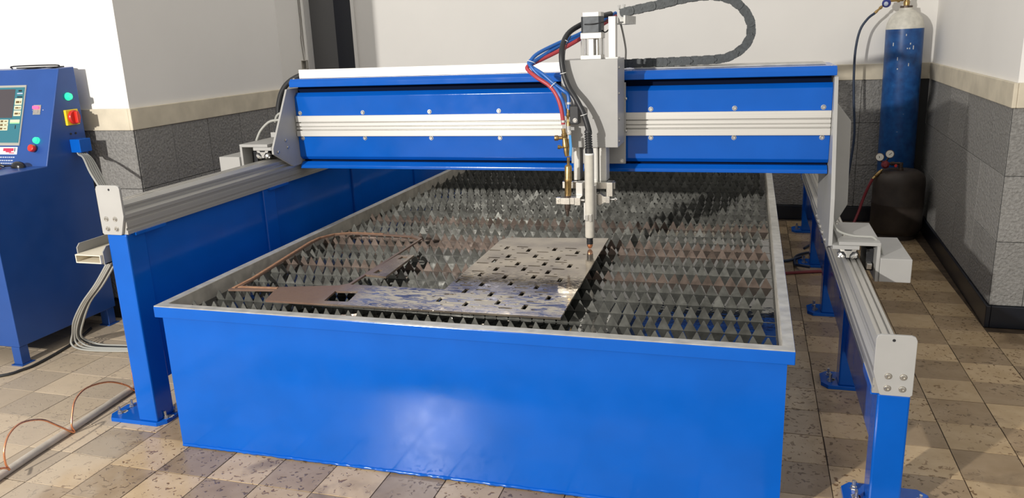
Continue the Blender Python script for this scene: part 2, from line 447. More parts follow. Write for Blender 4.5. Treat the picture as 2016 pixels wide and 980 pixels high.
def box(name, material, parent, x0, x1, y0, y1, z0, z1, bevel=0.0):
    return MB().box(x0, x1, y0, y1, z0, z1).build(name, material, parent, bevel=bevel)
def thing(name, label, cat, loc, group=None):
    o = bpy.data.objects.new(name, None); COL.objects.link(o)
    o.empty_display_size = 0.1
    o.location = loc
    return tag(o, label, cat, group)
def tag(o, label, cat, group=None):
    o['label'] = label; o['category'] = cat
    if group: o['group'] = group
    return o
def struct(o): o['kind'] = 'structure'; return o

BOLT = {}
def bolt(parent, pos, d=(0, -1, 0), rr=0.006, name='bolt', material='zinc', h=None):
    """pan-head screw with a hex recess and washer; the mesh is shared between alike bolts"""
    key = (tuple(round(c, 3) for c in d), rr, material)
    if key not in BOLT:
        hh = h or rr * 0.8
        mb = MB().lathe([(rr * 1.25, 0), (rr * 1.25, rr * 0.22), (rr, rr * 0.22), (rr * 0.97, hh * 0.6), (rr * 0.75, hh), (rr * 0.42, hh), (rr * 0.4, hh * 0.45)], (0, 0, 0), d, 12)
        me = bpy.data.meshes.new(name)
        me.from_pydata([tuple(v) for v in mb.v], [], mb.f)
        bm = bmesh.new(); bm.from_mesh(me); bmesh.ops.recalc_face_normals(bm, faces=bm.faces[:]); bm.to_mesh(me); bm.free()
        me.materials.append(MATS[material])
        BOLT[key] = me
    o = bpy.data.objects.new(name, BOLT[key]); COL.objects.link(o)
    off = Vector((0, 0, 0)); p = parent
    while p is not None: off += p.location; p = p.parent
    o.parent = parent; o.location = Vector(pos) - off
    return o

# ------------------------------------------------------------------ the room
TX, TY, X0 = 0.176, 0.174, 0.043
floor = struct(MB().box(-2.6, 3.7, -4.4, 3.6, -0.06, -0.004).build('floor', 'floor_slab', loc=(0.5, 0, -0.06)))
def tile_mesh(name, material):
    w, d, h, b = TX - 0.0028, TY - 0.0028, 0.004, 0.0005
    vs = [(0, 0, 0), (w, 0, 0), (w, d, 0), (0, d, 0), (0, 0, h - b), (w, 0, h - b), (w, d, h - b), (0, d, h - b),
          (b, b, h), (w - b, b, h), (w - b, d - b, h), (b, d - b, h)]
    fs = [(0, 3, 2, 1), (8, 9, 10, 11)]
    for i in range(4):
        j = (i + 1) % 4
        fs += [(i, j, j + 4, i + 4), (i + 4, j + 4, j + 8, i + 8)]
    me = bpy.data.meshes.new(name); me.from_pydata(vs, [], fs); me.materials.append(MATS[material]); return me
TM = [tile_mesh('tile', 'tile_light'), tile_mesh('tile', 'tile_dark')]
joint = MB().box(-2.2, 2.85, -0.75, 3.5, -0.0039, -0.0016).build('grout_bed', 'grout', floor)
for i in range(-13, 16):
    x = X0 + i * TX
    ph = 0.07 if x < -0.3 else (0.039 if x < 1.5 else 0.160)
    for j in range(-5, 20):
        y = ph + j * TY
        jj = j - 0
        xc, yc = x + TX / 2, y + TY / 2
        if x < -2.15 or xc > 2.80: continue
        if x < -0.3 and not (-0.75 < yc < 1.05): continue
        if x < -0.3 and yc - 0.3 > (xc + 2.3) * 1.4: continue
        if -0.3 <= x < 1.80 and not (yc < 0.35 if x < 0.0 else -0.42 < yc < 0.09): continue
        if -0.3 <= x < 0.0 and yc < -0.5: continue
        if x >= 1.80 and not (0.0 < yc < 3.5): continue
        if xc > 2.70 and yc > 1.5: continue
        par = (i + j) % 2 if x < 1.5 else (i + j + 1) % 2
        o = bpy.data.objects.new('floor_tile', TM[par]); COL.objects.link(o)
        o.parent = floor
        o.location = Vector((x + random.uniform(-.0006, .0006), y + random.uniform(-.0006, .0006), -0.004 + random.uniform(0, .0005))) - floor.location

ZT0, ZT1, ZS = 0.893, 0.988, 2.75     # cream trim bottom/top, wall height
# left wall: a block whose end faces the camera
wl = struct(MB().box(-2.6, -0.9, 1.03, 2.27, 0, ZS).build('wall_left', 'plaster'))
# back wall, with the dark doorway
bk = MB()
bk.box(-2.6, -1.452, 3.53, 3.68, 0, ZS).box(-1.072, 3.0, 3.53, 3.68, 0, ZS).box(-1.452, -1.072, 3.53, 3.68, 2.25, ZS)
wbk = struct(bk.build('wall_back', 'plaster'))
box('plaster_edge', 'plaster', wbk, -1.072, -1.045, 3.518, 3.53, 0, 2.25, 0.004)
box('plaster_edge', 'plaster', wbk, -1.475, -1.452, 3.515, 3.53, 0, 2.25, 0.004)
d1 = struct(MB().box(-1.452, -1.25, 3.60, 3.63, 0, 2.25).build('door_1', 'door_grey'))
MB().prism([(-1.25, 3.60), (-1.22, 3.606), (-1.18, 3.62), (-1.072, 3.66), (-1.072, 3.675), (-1.25, 3.63)], 'z', 0, 2.25).build('dark_panel', 'door_navy', d1, smooth=50)
# right wall (not quite parallel to the machine) with its own end face
RW0, RW1 = Vector((2.70, 1.62, 0)), Vector((2.767, 3.53, 0))
wr = struct(MB().prism([(2.70, 1.62), (3.7, 1.62), (3.7, 3.66), (2.772, 3.66)], 'z', 0, ZS).build('wall_right', 'plaster'))
RU = (RW1 - RW0).normalized(); RN = Vector((-RU.y, RU.x, 0))

def stones(parent, o, uu, nn, length, w, z_rows, start=0.0):
    """stone panels 8 mm proud of the wall with open joints"""
    o = Vector(o); uu = Vector(uu); nn = Vector(nn)
    MB().obox(o + Vector((0, 0, 0.02)), uu, nn, (0, 0, 1), length, 0.003, z_rows[-1] - 0.02).build('joint_bed', 'wall_joint', parent)
    for a, b in zip(z_rows[:-1], z_rows[1:]):
        t = -start
        while t < length - 0.005:
            t0 = max(t, 0) + 0.0012; t1 = min(t + w, length) - 0.0012
            if t1 - t0 > 0.01:
                d = 0.008 + random.uniform(-.0008, .0008)
                MB().obox(o + uu * t0 + Vector((0, 0, a + .0012)), uu, nn, (0, 0, 1), t1 - t0, d, b - a - .0024).build('stone_panel', 'rough_stone', parent, bevel=0.0015, segs=1)
            t += w
ROWS = [0.095, 0.362, 0.628, ZT0]
stones(wl, (-0.9, 1.03, 0), (0, 1, 0), (1, 0, 0), 1.24, 0.264, ROWS, start=0.02)
stones(wl, (-0.8922, 1.03, 0), (-1, 0, 0), (0, -1, 0), 1.5, 0.30, ROWS)
stones(wbk, (2.76, 3.53, 0), (-1, 0, 0), (0, -1, 0), 3.75, 0.267, ROWS, start=-0.11 + 0.267 - 0.267)
stones(wr, RW0, RU, RN, 1.9, 0.40, ROWS)
stones(wr, RW0 + Vector((-0.0078, 0, 0)), (1, 0, 0), (0, -1, 0), 0.9, 0.22, ROWS, start=0.1)
n = 0
def trim(o, uu, nn, length):
    global n; n += 1
    t_ = MB().obox(Vector(o) + Vector((0, 0, ZT0)), uu, nn, (0, 0, 1), length, 0.016, ZT1 - ZT0).build('trim_%d' % n, 'cream_trim', None, bevel=0.003)
    return struct(t_)
trim((-0.9, 1.03 - 0.016, 0), (0, 1, 0), (1, 0, 0), 1.256)
trim((-0.9, 1.03, 0), (-1, 0, 0), (0, -1, 0), 1.6)
trim((2.755, 3.53, 0), (-1, 0, 0), (0, -1, 0), 3.79)
trim(RW0 - RU * 0.016, RU, RN, 1.9)
trim(RW0 + Vector((-0.0, 0, 0)), (1, 0, 0), (0, -1, 0), 0.9)
def base(side, o, uu, nn, length):
    return struct(MB().obox(Vector(o), uu, nn, (0, 0, 1), length, 0.018, 0.094).build('baseboard_' + side, 'baseboard_dark', None, bevel=0.003))
base('left', (-0.9, 1.012, 0), (0, 1, 0), (1, 0, 0), 1.25)
base('front_left', (-0.9, 1.03, 0), (-1, 0, 0), (0, -1, 0), 1.6)
base('back', (2.745, 3.53, 0), (-1, 0, 0), (0, -1, 0), 3.79)
base('right', RW0 - RU * 0.018, RU, RN, 1.9)
base('front_right', RW0, (1, 0, 0), (0, -1, 0), 0.9)

# wires and an outlet box beside the doorway
for dx, lab in ((0.0, 'grey wire running down the wall into the open outlet box'), (-0.013, 'grey wire hanging left of the other wire by the dark doorway')):
    tag(MB().tube([(-1.485 + dx, 3.522, 2.2), (-1.482 + dx, 3.522, 1.407), (-1.483 + dx * 1.5, 3.522, 1.262), (-1.474 + dx, 3.522, 1.141 if dx == 0 else 1.05)], 0.0035, 6).build('wall_wire', 'wire_grey', smooth=60), lab, 'wire', 'wires by the doorway')
ob = thing('outlet_box', 'small open beige outlet box on the wall beside the dark doorway', 'outlet', (-1.478, 3.5, 1.06))
mb = MB().box(-1.50, -1.497, 3.49, 3.53, 1.055, 1.12).box(-1.459, -1.456, 3.49, 3.53, 1.055, 1.12).box(-1.50, -1.456, 3.49, 3.53, 1.117, 1.12).box(-1.50, -1.456, 3.49, 3.53, 1.055, 1.058)
mb.build('frame', 'outlet_white', ob)
box('back_plate', 'bracket_grey', ob, -1.497, -1.459, 3.52, 3.527, 1.058, 1.117)

# ------------------------------------------------------------------ water table
W, H = 1.85, 0.478
YB = 3.05
wt = thing('water_table', 'large blue steel water tank with toothed slats in the middle of the machine', 'cutting table', (W / 2, YB / 2, 0))
box('front_panel', 'blue_paint', wt, 0.017, W - 0.017, 0.014, 0.018, 0.004, H - 0.03)
box('side_panel', 'blue_paint', wt, 0.017, 0.021, 0.018, YB - 0.018, 0.004, H - 0.03)
box('side_panel', 'blue_paint', wt, W - 0.021, W - 0.017, 0.018, YB - 0.018, 0.004, H - 0.03)
box('back_panel', 'blue_paint', wt, 0.017, W - 0.017, YB - 0.018, YB - 0.014, 0.004, H - 0.03)
box('bottom_panel', 'blue_paint', wt, 0.018, W - 0.018, 0.016, YB - 0.016, 0.0, 0.004)
def frame(mb, x0, x1, y0, y1, wd, z0, z1):
    mb.box(x0, x1, y0, y0 + wd, z0, z1).box(x0, x1, y1 - wd, y1, z0, z1)
    mb.box(x0, x0 + wd, y0 + wd, y1 - wd, z0, z1).box(x1 - wd, x1, y0 + wd, y1 - wd, z0, z1); return mb
frame(MB(), 0, W, 0, YB, 0.028, H - 0.037, H - 0.003).build('rim_band', 'blue_paint', wt, bevel=0.002)
frame(MB(), 0.0015, W - 0.0015, 0.0015, YB - 0.0015, 0.027, H - 0.003, H).build('rim_lip', 'galvanised', wt)
frame(MB(), 0.0285, W - 0.0285, 0.0285, YB - 0.0285, 0.003, H - 0.16, H - 0.0005).build('inner_liner', 'liner', wt)
mb = MB()
pts = [(0.02 + k * 0.012, 0.0125, 0.006 + random.uniform(-.001, .001)) for k in range(151)]
mb.tube(pts, 0.004, 6, 1, [0.0035 + random.uniform(0, .0022) for _ in pts])
mb.build('weld_bead', 'blue_paint', wt, smooth=60)
MB().add([(0.03, 0.03, 0.4272), (W - 0.03, 0.03, 0.4272), (W - 0.03, YB - 0.03, 0.4272), (0.03, YB - 0.03, 0.4272)], [(0, 1, 2, 3)]).build('water', 'tank_water', wt)
PT, TIP, BASE = 0.0362, 0.462, 0.428
k = 0
ys = 0.12
while ys < YB - 0.06:
    mb = MB()
    xa = 0.034
    th = 0.0022
    y = ys + random.uniform(-.004, .004)
    skew = random.uniform(-0.012, 0.012)
    xo = random.uniform(0, PT * 0.6)
    def SY(x): return y + skew * (x - W / 2) / W
    def quad(p):   # closed thin plate from an outline in (x, dy, z)
        nn = len(p)
        vs = [(a, SY(a) + dy - th / 2, c) for a, dy, c in p] + [(a, SY(a) + dy + th / 2, c) for a, dy, c in p]
        mb.add(vs, [tuple(range(nn)), tuple(range(2 * nn - 1, nn - 1, -1))] + [(i, i + nn, (i + 1) % nn + nn, (i + 1) % nn) for i in range(nn)])
    quad([(xa, 0, 0.30), (W - xa, 0, 0.30), (W - xa, 0, BASE), (xa, 0, BASE)])
    x = xa + xo
    while x + PT < W - xa:
        hgt = TIP - random.uniform(0, 0.004)
        lean = random.gauss(0, 0.0018)
        sd = random.gauss(0, 0.0012)
        w2 = PT * 0.485
        xc = x + PT / 2
        quad([(xc - w2, 0, BASE), (xc + w2, 0, BASE), (xc + sd + 0.0016, lean, hgt), (xc + sd - 0.0016, lean, hgt)])
        x += PT
    mb.build('slat', 'slat_rusty' if k in (5, 8, 9, 12) else 'slat_steel', wt)
    ys += 0.105; k += 1

# ------------------------------------------------------------------ the sheet on the slats
def poly_plate(outer, holes, z0, z1):
    """flat plate with real holes: constrained triangulation, then extruded"""
    P = []; E = []
    def ring(p):
        s0 = len(P)
        for q in p: P.append(Vector(q))
        for i in range(len(p)): E.append((s0 + i, s0 + (i + 1) % len(p)))
    ring(outer)
    for h in holes: ring(h)
    vs, es, fs, *_ = delaunay_2d_cdt(P, E, [], 1, 1e-6)
    def inside(p, poly):
        c = False; j = len(poly) - 1
        for i in range(len(poly)):
            a, b = poly[i], poly[j]
            if (a[1] > p[1]) != (b[1] > p[1]) and p[0] < (b[0] - a[0]) * (p[1] - a[1]) / (b[1] - a[1]) + a[0]: c = not c
            j = i
        return c
    keep = []
    for t in fs:
        c = sum((vs[i] for i in t), Vector((0, 0))) / len(t)
        if inside(c, outer) and not any(inside(c, h) for h in holes): keep.append(tuple(t))
    bm = bmesh.new()
    bv = [bm.verts.new((v[0], v[1], z1)) for v in vs]
    for t in keep:
        try: bm.faces.new([bv[i] for i in t])
        except ValueError: pass
    bmesh.ops.delete(bm, geom=[v for v in bm.verts if not v.link_faces], context='VERTS')
    ex = bmesh.ops.extrude_face_region(bm, geom=bm.faces[:])
    bmesh.ops.translate(bm, vec=(0, 0, z0 - z1), verts=[g for g in ex['geom'] if isinstance(g, bmesh.types.BMVert)])
    bm.verts.index_update()
    mb = MB(); mb.v = [v.co.copy() for v in bm.verts]; mb.f = [tuple(v.index for v in fc.verts) for fc in bm.faces]
    bm.free(); return mb
VS = [(0.216, 0.936), (0.22, 1.116), (0.24, 0.844), (0.247, 1.027), (0.315, 1.165), (0.316, 0.982), (0.334, 0.892), (0.337, 1.075), (0.409, 0.922), (0.41, 1.103), (0.432, 1.012), (0.432, 0.835), (0.494, 1.158), (0.497, 0.972), (0.512, 0.884), (0.513, 1.066), (0.572, 1.099), (0.579, 0.916), (0.594, 1.01), (0.654, 0.971), (0.655, 1.155), (0.666, 1.064), (0.677, 0.879), (0.74, 1.095), (0.743, 0.911), (0.758, 1.007), (0.828, 1.145), (0.833, 0.962), (0.853, 0.872), (0.858, 1.054)]
HS = [(0.197, 0.884), (0.201, 1.063), (0.256, 0.97), (0.270, 1.130), (0.293, 0.858), (0.298, 1.039), (0.353, 0.942), (0.361, 1.130), (0.39, 0.876), (0.394, 1.056), (0.447, 0.957), (0.452, 1.143), (0.482, 0.845), (0.470, 1.027), (0.527, 0.939), (0.528, 1.12), (0.558, 1.052), (0.546, 0.862), (0.616, 0.956), (0.612, 1.125), (0.636, 1.035), (0.645, 0.845), (0.695, 1.115), (0.699, 0.931), (0.713, 1.046), (0.716, 0.865), (0.790, 0.949), (0.785, 1.132), (0.814, 0.837), (0.816, 1.019), (0.876, 0.926), (0.879, 1.11)]
holes = []
occ = []
def try_hole(xc, yc, wx, wy, c=0.25):
    bx = (xc - wx / 2, xc + wx / 2, yc - wy / 2, yc + wy / 2)
    for q in occ:
        if bx[0] < q[1] + .003 and bx[1] > q[0] - .003 and bx[2] < q[3] + .003 and bx[3] > q[2] - .003: return
    occ.append(bx)
    e = min(wx, wy) * c
    holes.append([(bx[0] + e, bx[2]), (bx[1] - e, bx[2]), (bx[1], bx[2] + e), (bx[1], bx[3] - e), (bx[1] - e, bx[3]), (bx[0] + e, bx[3]), (bx[0], bx[3] - e), (bx[0], bx[2] + e)])
for y, x in VS: try_hole(x, y, 0.0145, 0.042, 0.1)
for y, x in HS: try_hole(x, y, 0.047, 0.011, 0.5)
for y, x in VS:
    try_hole(x + 0.030, y - 0.020, 0.011, 0.008, 0.3)
    try_hole(x - 0.030, y + 0.022, 0.010, 0.008, 0.3)
holes.append([(0.491, 0.166), (0.570, 0.170), (0.556, 0.269), (0.478, 0.260)])
outer = [(0.302, 0.137), (1.239, 0.150), (1.221, 1.049), (0.83, 1.005), (0.812, 0.96), (0.821, 0.337), (0.494, 0.333), (0.49, 0.95), (0.44, 0.985),
         (0.313, 0.999), (0.149, 1.003), (0.085, 0.968), (0.052, 0.90), (0.050, 0.82), (0.078, 0.591), (0.110, 0.345), (0.112, 0.215), (0.272, 0.238)]
# the big cut-out left of the strip, leaving a thin skeleton
holes.append([(0.135, 0.258), (0.272, 0.268), (0.46, 0.318), (0.484, 0.345), (0.482, 0.93), (0.43, 0.968), (0.313, 0.982), (0.152, 0.985), (0.098, 0.955), (0.068, 0.89), (0.068, 0.82), (0.096, 0.591), (0.128, 0.345)])
ZP0, ZP1 = 0.4625, 0.4685
sh = thing('steel_sheet', 'wet brown steel sheet cut with a weave of slots, lying on the toothed slats', 'steel sheet', (0.75, 0.6, ZP0))
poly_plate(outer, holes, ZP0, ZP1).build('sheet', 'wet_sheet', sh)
def strip(path, w, material, z=0.4688, h=0.0016):
    mb = MB()
    for a, b in zip(path[:-1], path[1:]):
        a = Vector((a[0], a[1], z)); b = Vector((b[0], b[1], z)); d = (b - a).normalized(); s_ = Vector((-d.y, d.x, 0))
        mb.obox(a - s_ * w / 2, d, s_, (0, 0, 1), (b - a).length, w, h)
    return mb
strip([(0.122, 0.230), (0.119, 0.345), (0.087, 0.591), (0.059, 0.82), (0.060, 0.895), (0.092, 0.962), (0.150, 0.994), (0.30, 0.990)], 0.011, 'rust_strip').build('rusty_edge', 'rust_strip', sh)
strip([(0.132, 0.244), (0.272, 0.254)], 0.012, 'rust_strip').build('rusty_edge', 'rust_strip', sh)
cp = poly_plate([(0.491, 0.442), (0.574, 0.432), (0.562, 0.699), (0.500, 0.690)], [[(0.512, 0.462), (0.535, 0.460), (0.531, 0.50), (0.513, 0.502)], [(0.522, 0.64), (0.552, 0.636), (0.55, 0.675), (0.524, 0.676)]], 0.4625, 0.470)
tag(cp.build('cut_steel_part', 'wet_sheet'), 'small dark wet steel strip with two windows, lying loose inside the sheet cut-out', 'steel part')

# ------------------------------------------------------------------ rail stands
def rail_stand(side):
    L = side == 'L'
    sx = -1 if L else 1                       # outward direction in X
    lx0, lx1 = (-0.235, -0.160) if L else (2.055, 2.130)
    ztop = 0.668 if L else 0.336
    root = thing('rail_stand', 'tall blue legged stand carrying the aluminium rail beside the control console' if L else
                 'low blue legged stand carrying the aluminium rail on the gas cylinder side', 'rail stand', ((lx0 + lx1) / 2, 1.65, 0), 'gantry rail stands')
    bx0, bx1 = (-0.370, -0.140) if L else (2.000, 2.215)
    for k in range(5):
        y0 = 0.110 + 0.76 * k
        if y0 > 3.2: break
        MB().box(lx0, lx1, y0, y0 + 0.085, 0.014, ztop).build('leg', 'blue_paint', root, bevel=0.005)
        c = 0.022
        p = [(bx0 + c, y0 - 0.006), (bx1 - c, y0 - 0.006), (bx1, y0 + c), (bx1, y0 + 0.095), (bx1 - c, y0 + 0.12), (bx0 + c, y0 + 0.12), (bx0, y0 + 0.095), (bx0, y0 + c)]
        pl = MB().prism(p, 'z', 0.0, 0.014).build('base_plate', 'blue_paint', root, bevel=0.0015)
        spots = [(bx0 + 0.030, y0 + 0.03), (bx0 + 0.030, y0 + 0.085), (bx1 - 0.014 if L else lx0 - 0.024, y0 + 0.035), (bx1 - 0.014 if L else lx0 - 0.024, y0 + 0.085), (bx1 - 0.03, y0 + 0.05)]
        if L: spots = spots[:4]
        for (ax, ay) in spots:
            mb = MB().lathe([(0.0095, 0), (0.0095, 0.002), (0.0075, 0.002), (0.0075, 0.009), (0.0042, 0.009), (0.0042, 0.026)], (ax, ay, 0.014), (random.uniform(-.1, .1), random.uniform(-.1, .1), 1), 6)
            mb.build('anchor_bolt', 'zinc', pl)
        for (ax, ay) in spots[::2]:
            MB().prism([(ax + .004 + math.cos(w_) * random.uniform(.008, .017), ay + .015 + math.sin(w_) * random.uniform(.008, .017)) for w_ in [2 * PI * q_ / 11 for q_ in range(11)]], 'z', 0.014, 0.0148).build('concrete_dust', 'concrete_dust', pl)
        for yy in (y0 + 0.012, y0 + 0.21):
            if L and yy > y0 + 0.1: continue
            # small tab under the rail
            if L: MB().box(lx1 - 0.004, lx1 + 0.012, y0 + 0.03, y0 + 0.17, ztop - 0.008, ztop + 0.001).build('rail_tab', 'blue_paint', root)
            else:
                if yy < y0 + 0.1: MB().box(lx0 - 0.014, lx0 + 0.004, y0 + 0.02, y0 + 0.17, ztop - 0.012, ztop + 0.012).build('rail_tab', 'blue_paint', root, bevel=0.002)
    # side panel under the rail
    xi = (lx1 - 0.018) if L else (lx0 + 0.012)
    MB().box(xi, xi + 0.006, 0.195, 3.20, 0.142, ztop - 0.001).build('side_panel', 'blue_paint', root)
    # rail extrusion (profile with steps and slots) : a is measured outward from the inner face
    xin = -0.155 if L else 2.042
    def X(a): return xin + sx * a
    prof = [(0, 0), (0, 0.012), (0.004, 0.014), (0.004, 0.020), (0, 0.022), (0, 0.040), (0.005, 0.042), (0.005, 0.050), (0, 0.052), (0, 0.064),
            (0.012, 0.070), (0.012, 0.076), (0.017, 0.078), (0.017, 0.084), (0.013, 0.086), (0.013, 0.092), (0.022, 0.104), (0.030, 0.104), (0.030, 0.099), (0.036, 0.099), (0.036, 0.104),
            (0.050, 0.104), (0.050, 0.098), (0.056, 0.098), (0.056, 0.104), (0.064, 0.104), (0.072, 0.092), (0.072, 0.07), (0.086, 0.062), (0.086, 0.0)]
    MB().prism([(X(a), ztop + b) for a, b in prof], 'y', 0.115, 3.22).build('rail', 'aluminium', root)
    # end cap plate
    xo = xin + sx * 0.090
    xi2 = xin - sx * 0.002
    z0, z1, c = ztop, ztop + 0.159, 0.012
    p = [(xi2 + sx * 0.018, z0 + .002), (xi2 + sx * 0.021, z0), (xo - sx * .005, z0), (xo, z0 + .005), (xo, z1 - c), (xo - sx * .004, z1 - .003), (xo - sx * c, z1), (xi2 + sx * c, z1), (xi2 + sx * .003, z1 - .003), (xi2, z1 - c), (xi2, z0 + 0.06)]
    cap = MB().prism(p, 'y', 0.105, 0.1145).build('rail_cap', 'grey_coat', root, bevel=0.0012)
    for a in (0.032, 0.066):
        for zz in (0.020, 0.052): bolt(cap, (xin + sx * a, 0.105, ztop + zz), (0, -1, 0), 0.0068)
    MB().cyl((xin + sx * 0.038, 0.1046, z1 - 0.013), (xin + sx * 0.038, 0.107, z1 - 0.013), 0.0038, 12).build('hole', 'black_metal', cap)
    return root
rail_stand('L'); rail_stand('R')

# ------------------------------------------------------------------ gantry
GX0, GX1, GY = -0.145, 2.000, 1.15
g = thing('gantry', 'blue gantry beam with aluminium strip spanning the water tank', 'gantry', (0.93, 1.28, 0.70))
MB().box(GX0 + 0.004, GX1 - 0.004, GY + 0.031, GY + 0.10, 0.716, 1.0575).build('beam_core', 'dark_recess', g)
# bent-edge panels: face with chamfered top and bottom edges
MB().prism([(GY, 0.930), (GY, 1.016), (GY + 0.018, 1.033), (GY + 0.022, 1.033), (GY + 0.026, 1.028), (GY + 0.030, 1.028), (GY + 0.030, 0.930)], 'x', GX0, GX1).build('upper_panel', 'blue_paint', g, bevel=0.0015)
MB().prism([(GY, 0.860), (GY, 0.762), (GY + 0.014, 0.748), (GY + 0.030, 0.748), (GY + 0.030, 0.860)], 'x', GX0, GX1).build('lower_panel', 'blue_paint', g, bevel=0.0015)
zs = [0.850, 0.873, 0.878, 0.888, 0.891, 0.904, 0.908, 0.915, 0.937]
pf = [(GY + 0.004, 0.850), (GY - 0.012, 0.850), (GY - 0.012, 0.874), (GY + 0.002, 0.874), (GY + 0.002, 0.879), (GY - 0.010, 0.879), (GY - 0.010, 0.889), (GY + 0.000, 0.889), (GY + 0.000, 0.893), (GY - 0.010, 0.893), (GY - 0.010, 0.906), (GY + 0.002, 0.906), (GY + 0.002, 0.911), (GY - 0.012, 0.911), (GY - 0.012, 0.937), (GY + 0.004, 0.937)]
MB().prism(pf, 'x', GX0 + 0.002, GX1 - 0.001).build('linear_rail', 'beam_aluminium', g, bevel=0.0006, segs=1)
MB().prism([(GY - 0.025, 1.058), (GY - 0.025, 1.078), (GY - 0.012, 1.091), (GY + 0.29, 1.091), (GY + 0.29, 1.058)], 'x', GX0 - 0.004, GX1 + 0.008).build('top_cap', 'blue_paint', g, bevel=0.0025)
MB().prism([(GY - 0.012, 0.712), (GY - 0.012, 0.724), (GY + 0.010, 0.739), (GY + 0.11, 0.739), (GY + 0.11, 0.712)], 'x', GX0 + 0.004, GX1 - 0.002).build('bottom_lip', 'blue_paint', g, bevel=0.002)
for x in (-0.124, 0.172, 0.472, 0.768, 1.070, 1.366, 1.669, 1.972):
    bolt(g, (x, GY, 0.948), (0, -1, 0), 0.0072); bolt(g, (x + 0.001, GY, 0.841), (0, -1, 0), 0.0072)
bolt(g, (1.99, GY - 0.005, 1.091), (0, 0, 1), 0.004); bolt(g, (-0.135, GY - 0.005, 1.091), (0, 0, 1), 0.004)
# chain tray
MB().prism([(1.178, 1.092), (1.178, 1.128), (1.181, 1.128), (1.181, 1.095), (1.40, 1.095), (1.40, 1.092)], 'x', -0.127, 1.04).build('chain_tray', 'tray_white', g)
MB().prism([(1.24, 1.092), (1.24, 1.096), (1.43, 1.096), (1.43, 1.092)], 'x', 1.29, 1.98).build('chain_strip', 'galvanised', g)
# end plates
MB().prism([(1.100, 1.052), (1.40, 1.052), (1.46, 0.98), (1.46, 0.80), (1.40, 0.728), (1.092, 0.728), (0.952, 0.800), (0.952, 0.822)], 'x', -0.1545, -0.1455).build('end_plate', 'grey_coat', g, bevel=0.001)
MB().prism([(1.130, 1.054), (1.44, 1.054), (1.50, 0.98), (1.53, 0.64), (1.505, 0.53), (1.48, 0.467), (1.03, 0.467), (0.966, 0.49), (0.985, 0.65)], 'x', 2.0005, 2.0135).build('end_plate', 'grey_coat', g, bevel=0.001)
for yy in (1.46, 1.37, 1.28, 1.19, 1.08): bolt(g, (2.0005, yy, 0.482), (-1, 0, 0), 0.008)
for (yy, zz) in ((0.985, 0.805), (1.06, 0.815), (1.05, 0.845)): bolt(g, (-0.1455, yy, zz), (1, 0, 0), 0.006)
MB().prism([(2.0135, 0.955), (2.030, 0.950), (2.080, 0.885), (2.088, 0.575), (2.050, 0.500), (2.0135, 0.500)], 'y', 1.27, 1.278).build('cover_plate', 'grey_coat', g, bevel=0.001)
